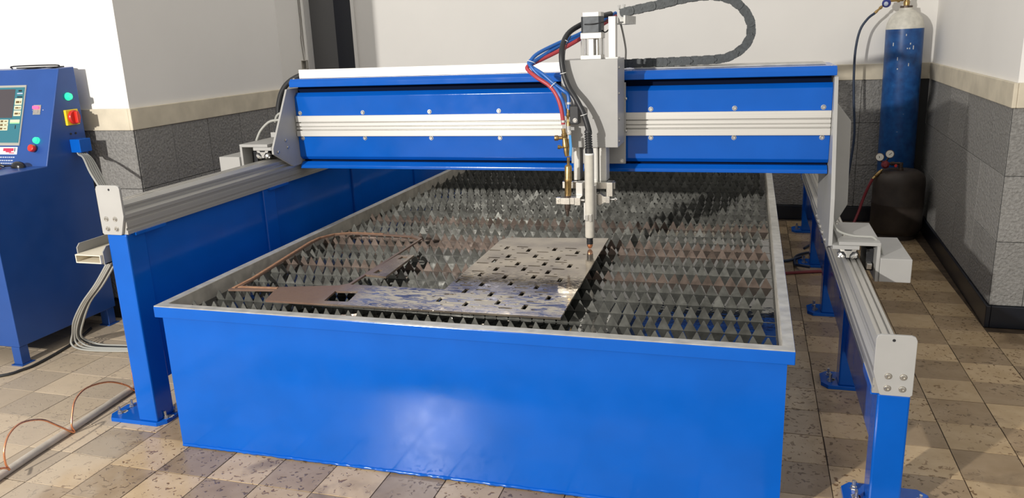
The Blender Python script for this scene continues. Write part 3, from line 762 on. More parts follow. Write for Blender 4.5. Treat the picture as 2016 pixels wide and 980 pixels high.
# travelling brackets with rollers and motor boxes on both rails
def travel(s, dz, xo):
    """s=+1 on the low rail; mirrored for the other; xo = X of the plate's outer face"""
    def X(a): return xo + s * a
    def bxx(name, material, a0, a1, y0, y1, z0, z1, par=g, bv=0.0015):
        return MB().box(min(X(a0), X(a1)), max(X(a0), X(a1)), y0, y1, z0 + dz, z1 + dz).build(name, material, par, bevel=bv)
    bxx('roller_arm', 'grey_coat', 0.0, 0.086, 0.95, 1.26, 0.483, 0.496)
    br = MB().prism([(X(0.020), 0.497 + dz), (X(0.153), 0.497 + dz), (X(0.153), 0.37 + dz), (X(0.1435), 0.37 + dz), (X(0.1435), 0.4875 + dz), (X(0.087), 0.4875 + dz), (X(0.087), 0.4965 + dz), (X(0.020), 0.4965 + dz)], 'y', 0.955, 1.26)
    br = MB().box(min(X(.02), X(.153)), max(X(.02), X(.153)), 0.955, 1.26, 0.4965 + dz, 0.508 + dz).box(min(X(.142), X(.153)), max(X(.142), X(.153)), 0.955, 1.26, 0.372 + dz, 0.4965 + dz)
    brk = br.build('motor_bracket', 'grey_coat', g, bevel=0.0012)
    bxx('motor_box', 'grey_coat', 0.1535, 0.252, 0.945, 1.25, 0.375, 0.457, bv=0.002)
    bxx('gear_motor', 'black_metal', 0.118, 0.1415, 1.02, 1.16, 0.392, 0.470)
    bxx('motor_shaft', 'bright_metal', 0.118, 0.135, 0.99, 1.02, 0.405, 0.425)
    # extruded roller carrier: Y-shaped section, silver with black slots
    c0 = X(0.052); zc = 0.483 + dz
    car = MB().prism([(c0 - 0.030, zc), (c0 + 0.030, zc), (c0 + 0.026, zc - 0.012), (c0 + 0.008, zc - 0.034), (c0 - 0.008, zc - 0.034), (c0 - 0.026, zc - 0.012)], 'y', 0.965, 1.25).build('roller_carrier', 'black_metal', g)
    MB().prism([(c0 - 0.028, zc - .002), (c0 - 0.014, zc - .002), (c0 - .010, zc - .008), (c0 + .010, zc - .008), (c0 + 0.014, zc - .002), (c0 + 0.028, zc - .002), (c0 + .024, zc - .010), (c0 + .014, zc - .011), (c0 + .006, zc - .022), (c0 + .005, zc - .032), (c0 - .005, zc - .032), (c0 - .006, zc - .022), (c0 - .014, zc - .011), (c0 - .024, zc - .010)], 'y', 0.9635, 0.966).build('carrier_face', 'bright_metal', car)
    for q in (-1, 1):
        for y0 in (0.972, 1.20):
            p0 = Vector((c0 + q * 0.016, y0, zc - 0.020)); d = Vector((q * 0.72, 0, -0.69)).normalized()
            pc = Vector((c0 + q * 0.024, y0 + .012, zc - 0.028))
            ax = Vector((q * 0.69, 0, -0.72))
            rl = MB().lathe([(0.0135, 0), (0.0155, 0.002), (0.0155, 0.010), (0.0135, 0.012), (0.006, 0.012), (0.006, 0.017)], p0, ax, 18)
            rl.build('roller', 'bright_metal', g, smooth=35)
    for (a, yy) in ((0.035, 1.22), (0.052, 0.99), (0.045, 1.05)):
        bolt(g, (X(a), yy, (0.508 if a < .05 else 0.496) + dz), (0, 0, 1), 0.0065)
    bolt(g, (X(0.153), 0.965, 0.4272 + dz), (s, 0, 0), 0.005)
travel(1, 0.0, 2.0135)
travel(-1, 0.332, -0.1545)
box('clip_block', 'grey_coat', g, -0.215, -0.158, 1.05, 1.10, 0.858, 0.878, 0.001)
box('sensor', 'black_metal', g, -0.205, -0.165, 1.06, 1.10, 0.878, 0.905, 0.002)
MB().tube([(-0.15, 1.25, 1.107), (-0.208, 1.25, 1.084), (-0.25, 1.25, 1.052), (-0.28, 1.25, 1.002), (-0.295, 1.25, 0.923), (-0.25, 1.25, 0.85)], 0.012, 10).build('motor_cable', 'black_rubber', g, smooth=60)
MB().tube([(-0.16, 1.2, 0.956), (-0.243, 1.2, 0.946), (-0.272, 1.2, 0.933), (-0.285, 1.2, 0.905)], 0.0055, 8).build('motor_cable', 'cable_grey', g, smooth=60)
MB().tube([(-0.16, 1.1, 0.93), (-0.202, 1.1, 0.925), (-0.248, 1.1, 0.917), (-0.285, 1.09, 0.885), (-0.300, 1.08, 0.855), (-0.302, 1.07, 0.839)], 0.0055, 8).build('motor_cable', 'cable_grey', g, smooth=60)
MB().tube([(2.0135, 1.02, 0.58), (2.02, 1.0, 0.552), (2.04, 1.0, 0.532), (2.081, 1.0, 0.520), (2.121, 1.0, 0.518), (2.149, 1.0, 0.515), (2.172, 1.0, 0.485), (2.18, 1.0, 0.457)], 0.0042, 8).build('motor_cable', 'cable_grey', g, smooth=60)

# ------------------------------------------------------------------ drag chain
dc = thing('drag_chain', 'black plastic cable drag chain looping up from the gantry top', 'cable chain', (1.45, 1.30, 1.097))
CH = [(1.226, 1.111), (1.356, 1.113), (1.486, 1.115), (1.61, 1.119), (1.655, 1.132), (1.693, 1.159), (1.713, 1.188), (1.717, 1.225), (1.709, 1.264), (1.679, 1.303), (1.651, 1.327), (1.614, 1.343), (1.559, 1.351), (1.503, 1.348), (1.447, 1.340), (1.395, 1.329), (1.351, 1.322), (1.306, 1.315), (1.256, 1.306), (1.226, 1.300)]
P = [Vector((a, 0, b)) for a, b in CH]
fine = []
for i in range(len(P) - 1):
    a = P[max(i - 1, 0)]; b = P[i]; c = P[i + 1]; d = P[min(i + 2, len(P) - 1)]
    for q in range(12):
        t = q / 12
        fine.append(0.5 * ((2 * b) + (c - a) * t + (2 * a - 5 * b + 4 * c - d) * t * t + (3 * b - a - 3 * c + d) * t ** 3))
fine.append(P[-1])
LP = 0.0385
nodes = [fine[0]]; acc = 0
for a, b in zip(fine[:-1], fine[1:]):
    acc += (b - a).length
    if acc >= LP: nodes.append(b); acc = 0
hw, hh = 0.024, 0.0155
for i in range(len(nodes) - 1):
    a, b = nodes[i], nodes[i + 1]
    d = (b - a).normalized(); nn = Vector((-d.z, 0, d.x)); Yv = Vector((0, 1, 0))
    mb = MB()
    for s_ in (-1, 1):                      # two side plates (overlapping outer/inner cheeks) with round ends
        for (off, t0, t1) in (((hw - 0.004) if i % 2 else (hw - 0.0078), -0.22, 1.22),):
            pr = []
            for q in range(9):
                w_ = -PI / 2 + PI * q / 8
                pr.append((t1 * LP - hh * 0.55 + math.cos(w_) * hh * 0.55, math.sin(w_) * hh))
            for q in range(9):
                w_ = PI / 2 + PI * q / 8
                pr.append((t0 * LP + hh * 0.55 + math.cos(w_) * hh * 0.55, math.sin(w_) * hh))
            base0 = Vector((a.x, 1.30, a.z))
            vs = [base0 + d * p_[0] + nn * p_[1] + Yv * s_ * off for p_ in pr] + [base0 + d * p_[0] + nn * p_[1] + Yv * s_ * (off + 0.0035) for p_ in pr]
            k_ = len(pr)
            mb.add(vs, [tuple(range(k_)), tuple(range(2 * k_ - 1, k_ - 1, -1))] + [(q, q + k_, (q + 1) % k_ + k_, (q + 1) % k_) for q in range(k_)])
    for s_ in (-1, 1):                      # crossbars
        mb.obox(Vector((a.x, 1.30, a.z)) + d * LP * 0.12 + nn * (s_ * hh - 0.0015) - Yv * (hw - .003), d, Yv, nn, LP * 0.55, 2 * (hw - .003), 0.003)
    for s_ in (-1,):                        # pivot boss
        mb.lathe([(0.0058, 0), (0.0058, 0.0012), (0.0042, 0.0012), (0.0042, 0.0004), (0.0018, 0.0004)], Vector((a.x, 1.30, a.z)) + d * 0.006 + Yv * s_ * (hw - 0.0005), (0, s_, 0), 12)
    mb.build('link', 'chain_plastic', dc)

# ------------------------------------------------------------------ torch carriage
tc = thing('torch_carriage', 'light grey torch carriage with stepper motor on the gantry front', 'torch carriage', (1.17, 1.03, 0.47))
box('back_plate', 'grey_coat', tc, 1.066, 1.276, 1.118, 1.130, 0.746, 1.050, 0.0012)
MB().box(1.068, 1.272, 0.960, 0.964, 0.830, 1.141).box(1.266, 1.272, 0.964, 1.117, 0.830, 1.141).box(1.068, 1.074, 0.964, 1.117, 0.830, 1.141).box(1.074, 1.266, 0.964, 1.117, 1.135, 1.141).build('housing', 'grey_coat', tc, bevel=0.0012)
for zz in (1.11, 1.02, 0.93, 0.85): bolt(tc, (1.272, 0.985, zz), (1, 0, 0), 0.0045)
for (x, z) in ((1.262, 0.757), (1.084, 0.757)): bolt(tc, (x, 1.118, z), (0, -1, 0), 0.006)
for zz in (0.99, 0.87): bolt(tc, (1.276, 1.124, zz), (1, 0, 0), 0.006)
# slide columns below the housing
for (a, b, z0) in ((1.103, 1.126, 0.705), (1.142, 1.163, 0.690), (1.172, 1.194, 0.690), (1.199, 1.226, 0.702)):
    MB().prism([(a, 1.00), (a + .006, 1.00), (a + .006, 1.003), (b - .006, 1.003), (b - .006, 1.00), (b, 1.00), (b, 1.06), (a, 1.06)], 'y', 0, 1) if False else None
    mb = MB().prism([(a, 0.985), (a + 0.004, 0.981), (b - 0.004, 0.981), (b, 0.985), (b, 1.05), (a, 1.05)], 'z', z0, 0.86)
    mb.build('slide_column', 'beam_aluminium', tc, bevel=0.001)
MB().cyl((1.168, 1.02, 0.66), (1.168, 1.02, 0.86), 0.006, 12).build('lead_screw', 'bright_metal', tc)
# stepper motor stack
box('mount_flange', 'beam_aluminium', tc, 1.132, 1.206, 1.0, 1.075, 1.141, 1.155, 0.001)
for (x, y) in ((1.137, 1.006), (1.201, 1.006), (1.137, 1.069), (1.201, 1.069)):
    MB().cyl((x, y, 1.155), (x, y, 1.212), 0.0045, 10).build('standoff', 'bright_metal', tc)
MB().prism([(1.160, 1.01), (1.177, 1.01), (1.177, 1.06), (1.160, 1.06)], 'z', 1.155, 1.212).build('coupling_guard', 'beam_aluminium', tc)
MB().cyl((1.187, 1.035, 1.155), (1.187, 1.035, 1.212), 0.008, 14).build('coupling', 'zinc', tc)
box('motor_flange', 'beam_aluminium', tc, 1.132, 1.208, 1.0, 1.075, 1.212, 1.233, 0.002)
MB().prism([(1.134, 1.008), (1.142, 1.0), (1.198, 1.0), (1.206, 1.008), (1.206, 1.067), (1.198, 1.075), (1.142, 1.075), (1.134, 1.067)], 'z', 1.233, 1.288).build('motor_body', 'motor_dark', tc)
MB().prism([(1.134, 1.008), (1.142, 1.0), (1.198, 1.0), (1.206, 1.008), (1.206, 1.067), (1.198, 1.075), (1.142, 1.075), (1.134, 1.067)], 'z', 1.288, 1.303).build('motor_end_cap', 'beam_aluminium', tc, bevel=0.001)
# mast for the chain
box('mast', 'beam_aluminium', tc, 1.231, 1.257, 1.01, 1.05, 1.141, 1.286, 0.0015)
box('mast_foot', 'bright_metal', tc, 1.222, 1.266, 1.0, 1.06, 1.141, 1.146)
MB().prism([(1.243, 1.258), (1.285, 1.258), (1.285, 1.288), (1.279, 1.288), (1.279, 1.262), (1.243, 1.262)], 'y', 1.05, 1.325).build('chain_bracket', 'galvanised', tc)
box('chain_plate', 'galvanised', tc, 1.225, 1.279, 1.27, 1.33, 1.2625, 1.286)
for (x, z) in ((1.224, 1.318), (1.243, 1.320)): MB().lathe([(0.004, 0), (0.004, 0.012), (0.006, 0.012), (0.006, 0.018)], (x, 1.30, z - .004), (0, 0, 1), 8).build('clamp_screw', 'bright_metal', tc)
MB().tube([(1.262, 1.09, 1.262), (1.268, 1.09, 1.24), (1.275, 1.10, 1.20), (1.280, 1.10, 1.165), (1.279, 1.10, 1.135)], 0.0035, 8).build('motor_lead', 'bracket_grey', tc, smooth=60)
MB().tube([(1.134, 1.02, 1.262), (1.155, 0.996, 1.262), (1.19, 0.996, 1.263), (1.212, 1.02, 1.268), (1.235, 1.06, 1.275)], 0.0022, 6).build('motor_lead', 'black_rubber', tc, smooth=60)
MB().tube([(1.206, 1.03, 1.240), (1.214, 1.03, 1.233), (1.222, 1.03, 1.235), (1.232, 1.04, 1.246)], 0.0025, 6).build('motor_lead', 'black_rubber', tc, smooth=60)
# plasma torch
TXc, TYc = 1.182, 0.885
MB().lathe([(0.0165, 0), (0.0165, 0.17), (0.0168, 0.175), (0.0168, 0.298), (0.0155, 0.302)], (TXc, TYc, 0.8145), (-0.006, 0, -1), 24).build('torch_body', 'torch_grey', tc, smooth=40)
MB().lathe([(0.0115, 0), (0.0115, 0.010), (0.0105, 0.010), (0.0105, 0.014), (0.0115, 0.014), (0.0115, 0.026)], (TXc - .002, TYc, 0.5135), (0, 0, -1), 20).build('torch_neck', 'black_metal', tc, smooth=40)
MB().lathe([(0.0095, 0), (0.0105, 0.006), (0.0075, 0.013), (0.0040, 0.0165)], (TXc - .002, TYc, 0.4875), (0, 0, -1), 20).build('torch_tip', 'copper', tc, smooth=40)
prof = [(0.009, 0.0)]
for q in range(7):
    prof += [(0.0135 - .0003 * 0, 0.006 + q * .0085), (0.0135, 0.0105 + q * .0085), (0.0098, 0.0115 + q * .0085), (0.0098, 0.0135 + q * .0085)]
prof += [(0.0145, 0.066), (0.0148, 0.088)]
MB().lathe(prof, (TXc - .004, TYc, 0.9035), (0.004, 0, -0.088), 18).build('cable_boot', 'black_rubber', tc, smooth=40)
MB().lathe([(0.0168, 0), (0.0168, 0.006)], (TXc, TYc, 0.8205), (0, 0, -1), 20).build('torch_collar', 'sticker_white', tc)
MB().box(TXc - .019, TXc + .019, TYc + .016, TYc + .03, 0.575, 0.70).box(TXc - .022, TXc - .016, TYc - .006, TYc + .03, 0.578, 0.640).build('torch_clamp', 'beam_aluminium', tc, bevel=0.001)
frame_w = MB().box(TXc - .0145, TXc - .003, TYc - .021, TYc - .0155, 0.577, 0.600).box(TXc + .0005, TXc + .010, TYc - .021, TYc - .0155, 0.575, 0.602)
frame_w.build('torch_latch', 'bright_metal', tc, bevel=0.001)
# holder arms
box('upper_arm', 'zinc', tc, 1.065, 1.262, 0.955, 0.975, 0.678, 0.703, 0.0015)
box('arm_block', 'beam_aluminium', tc, 1.122, 1.147, 0.925, 0.975, 0.656, 0.705, 0.002)
box('arm_block', 'zinc', tc, 1.234, 1.258, 0.925, 0.975, 0.656, 0.708, 0.002)
box('column_link', 'black_metal', tc, 1.15, 1.19, 0.975, 1.02, 0.66, 0.70)
MB().prism([(1.196, 0.662), (1.21, 0.665), (1.226, 0.655), (1.247, 0.655), (1.247, 0.632), (1.226, 0.632), (1.21, 0.622), (1.196, 0.626)], 'y', 0.93, 0.955).build('swivel_block', 'zinc', tc, bevel=0.001)
box('swivel_cap', 'bright_metal', tc, 1.233, 1.247, 0.924, 0.93, 0.632, 0.656, 0.001)
MB().cyl((1.247, 0.94, 0.644), (1.272, 0.94, 0.644), 0.004, 10).build('swivel_screw', 'bright_metal', tc)
MB().lathe([(0.007, 0), (0.007, .006)], (1.263, 0.94, 0.644), (1, 0, 0), 6).build('wing_nut', 'bright_metal', tc)
MB().box(1.055, 1.073, 0.888, 0.905, 0.632, 0.656).box(1.073, 1.107, 0.884, 0.888, 0.632, 0.656).box(1.104, 1.124, 0.888, 0.925, 0.632, 0.656).box(1.124, 1.146, 0.888, 0.94, 0.629, 0.657).build('gas_torch_clamp', 'zinc', tc, bevel=0.0012)
bolt(tc, (1.063, 0.888, 0.644), (0, -1, 0), 0.004)
MB().cyl((1.146, 0.90, 0.646), (1.160, 0.90, 0.646), 0.004, 8).build('clamp_screw', 'bright_metal', tc)
# oxy-fuel torch: brass body and valves
gx, gy = 1.098, 0.905
MB().lathe([(0.0060, 0), (0.0060, 0.012), (0.0052, 0.014), (0.0052, 0.026), (0.011, 0.030), (0.0132, 0.034), (0.0132, 0.075), (0.0142, 0.078), (0.0142, 0.088), (0.0122, 0.092), (0.0122, 0.14)], (gx + .003, gy, 0.802), (-0.03, 0, -1), 20).build('gas_torch_body', 'brass', tc, smooth=40)
MB().lathe([(0.0115, 0), (0.0112, 0.046), (0.0090, 0.052), (0.0090, 0.058), (0.0065, 0.060), (0.0040, 0.078)], (gx - .002, gy, 0.662), (-0.03, 0, -1), 18).build('gas_torch_nozzle', 'tarnished', tc, smooth=40)
MB().lathe([(0.0075, 0), (0.0075, 0.016), (0.010, 0.018), (0.010, 0.030), (0.0078, 0.033), (0.0095, 0.05), (0.011, 0.055), (0.011, 0.066), (0.0075, 0.07), (0.0085, 0.085), (0.006, 0.10)], (gx - .013, gy, 0.905), (0.010, 0, -0.1), 14).build('fuel_valve', 'brass', tc, smooth=40)
MB().lathe([(0.006, 0), (0.006, 0.016), (0.0085, 0.018), (0.010, 0.02), (0.010, 0.030), (0.0085, 0.032)], (gx - .014, gy, 0.872), (-1, -0.15, 0), 14).build('valve_knob', 'brass', tc, smooth=40)
MB().lathe([(0.004, 0), (0.004, 0.01), (0.007, 0.012), (0.007, 0.022)], (gx - .013, gy, 0.838), (-1, -0.3, 0.1), 10).build('valve_knob', 'brass', tc, smooth=40)
MB().lathe([(0.0065, 0), (0.0065, 0.014), (0.009, 0.016), (0.009, 0.026), (0.006, 0.03), (0.006, 0.045), (0.008, 0.048), (0.008, 0.09), (0.006, 0.095), (0.006, 0.17)], (gx + .004, gy + .008, 0.975), (0.0, 0, -1), 14).build('oxygen_fitting', 'brass', tc, smooth=40)
box('valve_block', 'zinc', tc, gx + .003, gx + .020, gy + .004, gy + .022, 0.925, 0.955, 0.002)
MB().lathe([(0.0085, 0), (0.0085, 0.03), (0.0065, 0.032), (0.0065, 0.045)], (gx + .006, gy - .004, 0.915), (0.05, 0, -1), 12).build('ball_valve', 'bright_metal', tc, smooth=40)
bolt(tc, (gx + .011, gy - .012, 0.893), (0, -1, 0), 0.0055, material='bright_metal')
MB().prism([(1.108, 0.884), (1.117, 0.884), (1.120, 0.84), (1.118, 0.812), (1.112, 0.806), (1.108, 0.814), (1.110, 0.84)], 'y', 0.885, 0.889).build('valve_handle', 'handle_blue', tc, bevel=0.001)
box('solenoid', 'black_metal', tc, 1.108, 1.141, 0.905, 0.945, 0.920, 0.985, 0.003)
bolt(tc, (1.128, 0.905, 0.934), (0, -1, 0), 0.0065, material='bright_metal')
# cables and hoses feeding the torches
BLK = [(1.2, 1.25, 1.3), (1.172, 1.15, 1.288), (1.118, 1.08, 1.262), (1.082, 1.02, 1.231), (1.075, 0.95, 1.179), (1.081, 0.93, 1.114), (1.101, 0.92, 1.055), (1.135, 0.9, 1.008), (1.161, 0.89, 0.961), (1.177, 0.885, 0.914), (1.180, 0.885, 0.896)]
MB().tube(BLK, 0.0098, 12).build('torch_cable', 'black_rubber', tc, smooth=60)
MB().tube([(p_[0] + .012, p_[1] - .004, p_[2] - .006) for p_ in BLK[3:]], 0.0018, 6).build('signal_wire', 'black_rubber', tc, smooth=60)
B1 = [(1.214, 1.28, 1.303), (1.169, 1.2, 1.27), (1.109, 1.12, 1.232), (1.034, 1.06, 1.199), (0.977, 1.0, 1.169), (0.956, 0.97, 1.146), (0.951, 0.96, 1.128), (1.003, 0.94, 1.098), (1.049, 0.93, 1.061), (1.085, 0.92, 1.037), (1.102, 0.92, 1.019), (1.104, 0.913, 0.97)]
B2 = [(1.214, 1.28, 1.297), (1.169, 1.2, 1.264), (1.109, 1.12, 1.223), (1.034, 1.06, 1.187), (0.983, 1.0, 1.153), (0.961, 0.96, 1.134), (0.957, 0.95, 1.126), (0.997, 0.94, 1.086), (1.051, 0.92, 1.05), (1.075, 0.91, 1.02), (1.087, 0.91, 0.99), (1.092, 0.91, 0.95)]
RD = [(1.216, 1.27, 1.291), (1.17, 1.19, 1.257), (1.111, 1.11, 1.214), (1.043, 1.05, 1.174), (0.983, 1.0, 1.144), (0.947, 0.96, 1.125), (0.949, 0.95, 1.111), (0.987, 0.93, 1.084), (1.033, 0.92, 1.056), (1.062, 0.91, 1.021), (1.079, 0.905, 0.973), (1.085, 0.905, 0.92)]
MB().tube(B1, 0.0068, 10).build('gas_hose', 'hose_blue', tc, smooth=60)
MB().tube(B2, 0.0068, 10).build('gas_hose', 'hose_blue', tc, smooth=60)
MB().tube(RD, 0.0075, 10).build('gas_hose', 'hose_red', tc, smooth=60)
MB().lathe([(0.009, 0), (0.009, 0.008)], (1.085, 0.905, 0.935), (0, 0, -1), 12).build('hose_clamp', 'bright_metal', tc)
MB().lathe([(0.0085, 0), (0.0085, 0.008)], (1.104, 0.914, 0.998), (0, 0, -1), 12).build('hose_clamp', 'bright_metal', tc)
def tie(c, nrm, rr):
    mb = MB(); c = Vector(c); nrm = Vector(nrm).normalized(); a = nrm.orthogonal().normalized(); b = nrm.cross(a)
    mb.tube([c + (a * math.cos(w) + b * math.sin(w)) * rr for w in [2 * PI * q / 14 for q in range(15)]], 0.0014, 5, 1)
    mb.build('cable_tie', 'sticker_white', tc)
tie((0.957, 0.965, 1.138), (-.3, -.3, -1), 0.015); tie((1.045, 0.925, 1.056), (0.7, 0, -0.7), 0.016); tie((1.078, 0.985, 1.205), (-.1, -.6, -1), 0.0115); tie((1.084, 0.928, 1.098), (0.2, 0, -1), 0.0115); tie((1.163, 0.889, 0.955), (0.3, 0, -1), 0.0115)

# ------------------------------------------------------------------ control console
cs = thing('control_console', 'blue steel control console with tilted screen and push buttons at the left wall', 'control console', (-1.45, 0.70, 0))
KX0, KX1 = -1.82, -1.10
bodyp = [(0.438, 0.079), (0.965, 0.079), (0.965, 1.176), (0.883, 1.172), (0.733, 0.778), (0.438, 0.778)]
MB().prism(bodyp, 'x', KX0, KX1).build('body', 'console_blue', cs, bevel=0.003)
for (x, y) in ((KX1 - .045, 0.43), (KX1 - .045, 0.905), (KX0, 0.43), (KX0, 0.905)):
    lg = box('leg', 'console_blue', cs, x, x + 0.042, y + .008, y + 0.05, 0.004, 0.079, 0.002)
    box('foot', 'console_blue', lg, x - .008, x + 0.05, y, y + 0.062, 0.0, 0.004)
dn = Vector((0, 0.883 - 0.733, 1.172 - 0.778)).normalized()         # up the tilted panel
nn = Vector((0, -dn.z, dn.y))                                        # out of it
S0 = Vector((0, 0.883, 1.172))
def panel(name, material, x0, x1, d0, d1, h0, h1, par=cs, bevel=0.0):
    """flat piece on the tilted panel; d = distance down from the top edge, h = height above it"""
    o = S0 - dn * d1 + nn * h0; o.x = x0
    return MB().obox(o, (1, 0, 0), dn, nn, x1 - x0, d1 - d0, h1 - h0).build(name, material, par, bevel=bevel)
def knob(name, material, x, d, prof, par=cs):
    o = S0 - dn * d; o.x = x
    return MB().lathe(prof, o, nn, 20).build(name, material, par, smooth=40)
scr = panel('screen_bezel', 'bezel', -1.66, -1.258, 0.070, 0.334, 0.0, 0.004)
panel('screen', 'screen_teal', -1.653, -1.2635, 0.080, 0.322, 0.004, 0.006, scr)
panel('display_area', 'screen_grey', -1.64, -1.312, 0.088, 0.214, 0.006, 0.0068, scr)
for (a, b) in ((0.129, 0.157), (0.161, 0.178), (0.182, 0.206)):
    kb = panel('screen_key', 'screen_cream', -1.306, -1.268, a, b, 0.006, 0.0072, scr)
    panel('key_print', 'screen_brown', -1.300, -1.281, a + .4 * (b - a), a + .75 * (b - a), 0.0072, 0.0076, scr)
    panel('key_print', 'screen_brown', -1.277, -1.272, a + .4 * (b - a), a + .75 * (b - a), 0.0072, 0.0076, scr)
panel('screen_key', 'print_pale', -1.300, -1.270, 0.105, 0.110, 0.006, 0.0068, scr)
panel('key_print', 'black_plastic', -1.294, -1.276, 0.092, 0.099, 0.006, 0.0068, scr)
panel('key_print', 'black_plastic', -1.298, -1.270, 0.120, 0.125, 0.006, 0.0068, scr)
panel('screen_key', 'screen_cream', -1.320, -1.268, 0.222, 0.234, 0.006, 0.0072, scr)
panel('screen_key', 'screen_green', -1.320, -1.268, 0.235, 0.239, 0.006, 0.0072, scr)
panel('key_print', 'black_plastic', -1.290, -1.286, 0.246, 0.262, 0.006, 0.0068, scr)
for q, a in enumerate((0.222, 0.238, 0.254)):
    panel('screen_key', 'screen_cream', -1.40, -1.330, a, a + 0.0145, 0.006, 0.0072, scr)
    panel('key_print', 'screen_brown', -1.372, -1.357, a + .003, a + .011, 0.0072, 0.0076, scr)
    panel('key_print', 'screen_brown', -1.350, -1.336, a + .005, a + .009, 0.0072, 0.0076, scr)
# maker's plate with pictogram and two lines of small print
st = panel('sticker', 'sticker_white', -1.42, -1.268, 0.340, 0.372, 0.0, 0.001)
panel('pictogram', 'sticker_red', -1.345, -1.288, 0.345, 0.358, 0.001, 0.0014, st)
panel('pictogram', 'sticker_red', -1.330, -1.300, 0.358, 0.363, 0.001, 0.0014, st)
panel('pictogram', 'black_plastic', -1.284, -1.279, 0.344, 0.360, 0.001, 0.0014, st)
panel('pictogram', 'sticker_red', -1.312, -1.283, 0.364, 0.3675, 0.001, 0.0014, st)
for d0 in (0.382, 0.396, 0.408):
    x = -1.44
    while x < -1.285:
        w_ = random.uniform(0.006, 0.012)
        panel('small_print', 'print_pale', x, x + w_, d0, d0 + 0.005, 0.0, 0.0008)
        x += w_ + 0.003
tg = panel('toggle_plate', 'zinc', -1.206, -1.166, 0.158, 0.200, 0.0, 0.003)
panel('key_print', 'bracket_grey', -1.195, -1.179, 0.180, 0.195, 0.003, 0.0036, tg)
panel('toggle_light', 'red_led', -1.206, -1.176, 0.163, 0.176, 0.003, 0.010, tg, 0.002)
panel('mark', 'paint_chip', -1.213, -1.211, 0.178, 0.181, 0.0, 0.001); panel('mark', 'paint_chip', -1.157, -1.153, 0.178, 0.181, 0.0, 0.001)
knob('start_lamp', 'green_lamp', -1.167, 0.312, [(0.014, 0), (0.014, 0.004), (0.0125, 0.005), (0.0125, 0.012), (0.009, 0.016)])
knob('stop_button', 'red_plastic', -1.174, 0.348, [(0.008, 0), (0.008, 0.008), (0.0155, 0.009), (0.0165, 0.016), (0.0145, 0.024), (0.010, 0.026)])
# right side: lamp, isolator switch, cable box
MB().lathe([(0.0165, 0), (0.0165, 0.004), (0.0135, 0.005), (0.0135, 0.014), (0.009, 0.018)], (KX1, 0.905, 1.053), (1, 0, 0), 20).build('power_lamp', 'green_lamp', cs, smooth=40)
sw = box('switch_plate', 'yellow_plastic', cs, KX1, KX1 + 0.012, 0.868, 0.935, 0.932, 0.998, 0.002)
MB().lathe([(0.030, 0), (0.030, 0.008), (0.027, 0.012)], (KX1 + .012, 0.905, 0.965), (1, 0, 0), 24).build('switch_knob', 'red_plastic', sw, smooth=40)
MB().obox(Vector((KX1 + .024, 0.898, 0.940)), (1, 0, 0), (0, 1, 0), (0, 0, 1), 0.016, 0.014, 0.05).build('switch_grip', 'red_plastic', sw, bevel=0.003)
for y in (0.885, 0.912): MB().lathe([(0.0045, 0), (0.0045, 0.003)], (KX1, y, 0.895), (1, 0, 0), 10).build('plug', 'black_plastic', cs)
box('cable_box', 'blue_paint', cs, KX1, KX1 + 0.052, 0.872, 0.935, 0.815, 0.872, 0.002)
for (x0, x1) in ((-1.345, -1.24), (-1.20, -1.14)): MB().box(x0, x1, 0.90, 0.955, 1.1762, 1.181).build('top_handle', 'black_plastic', cs)
MB().tube([(-1.40, 0.93, 1.177), (-1.39, 0.93, 1.186), (-1.16, 0.93, 1.186), (-1.15, 0.93, 1.177)], 0.003, 6).build('top_hinge', 'black_plastic', cs)

mo = thing('computer_mouse', 'black computer mouse on the ledge of the console', 'mouse', (-1.205, 0.69, 0.778))
mb = MB(); vs = []; fs = []
for i in range(9):
    a = PI / 2 * i / 8
    for q in range(24):
        w = 2 * PI * q / 24
        rr = math.cos(a)
        vs.append((-1.205 + math.cos(w) * 0.034 * rr, 0.69 + math.sin(w) * 0.022 * rr * (1 + .12 * math.cos(w)), 0.7785 + math.sin(a) ** 0.8 * 0.026))
for i in range(8):
    for q in range(24): fs.append((i * 24 + q, i * 24 + (q + 1) % 24, (i + 1) * 24 + (q + 1) % 24, (i + 1) * 24 + q))
fs.append(tuple(range(23, -1, -1)))
mb.add(vs, fs).build('shell', 'black_plastic', mo, smooth=50)
MB().tube([(-1.239, 0.69, 0.786), (-1.27, 0.685, 0.785), (-1.32, 0.70, 0.785), (-1.40, 0.69, 0.785)], 0.003, 6).build('mouse_cord', 'black_plastic', mo, smooth=60)
nb = thing('notebook', 'open paper notebook lying on the console ledge beside the mouse', 'notebook', (-1.36, 0.56, 0.778))
def slab(name, material, p, z0, z1, par): return MB().prism(p, 'z', z0, z1).build(name, material, par)
slab('cover', 'book_red', [(-1.50, 0.52), (-1.245, 0.55), (-1.262, 0.66), (-1.52, 0.63)], 0.7782, 0.781, nb)
slab('page_block', 'paper', [(-1.495, 0.525), (-1.25, 0.553), (-1.265, 0.655), (-1.51, 0.627)], 0.781, 0.790, nb)
tag(MB().tube([(-1.42, 0.67, 0.794), (-1.36, 0.66, 0.796), (-1.30, 0.668, 0.795), (-1.262, 0.675, 0.785)], 0.007, 8, rads=[.004, .006, .008, .009, .009, .009, .009, .008, .008, .008, .008, .007, .007, .006, .005, .004]).build('coiled_cord', 'black_plastic', smooth=60), 'short black bundled cord lying left of the mouse on the console ledge', 'cord')

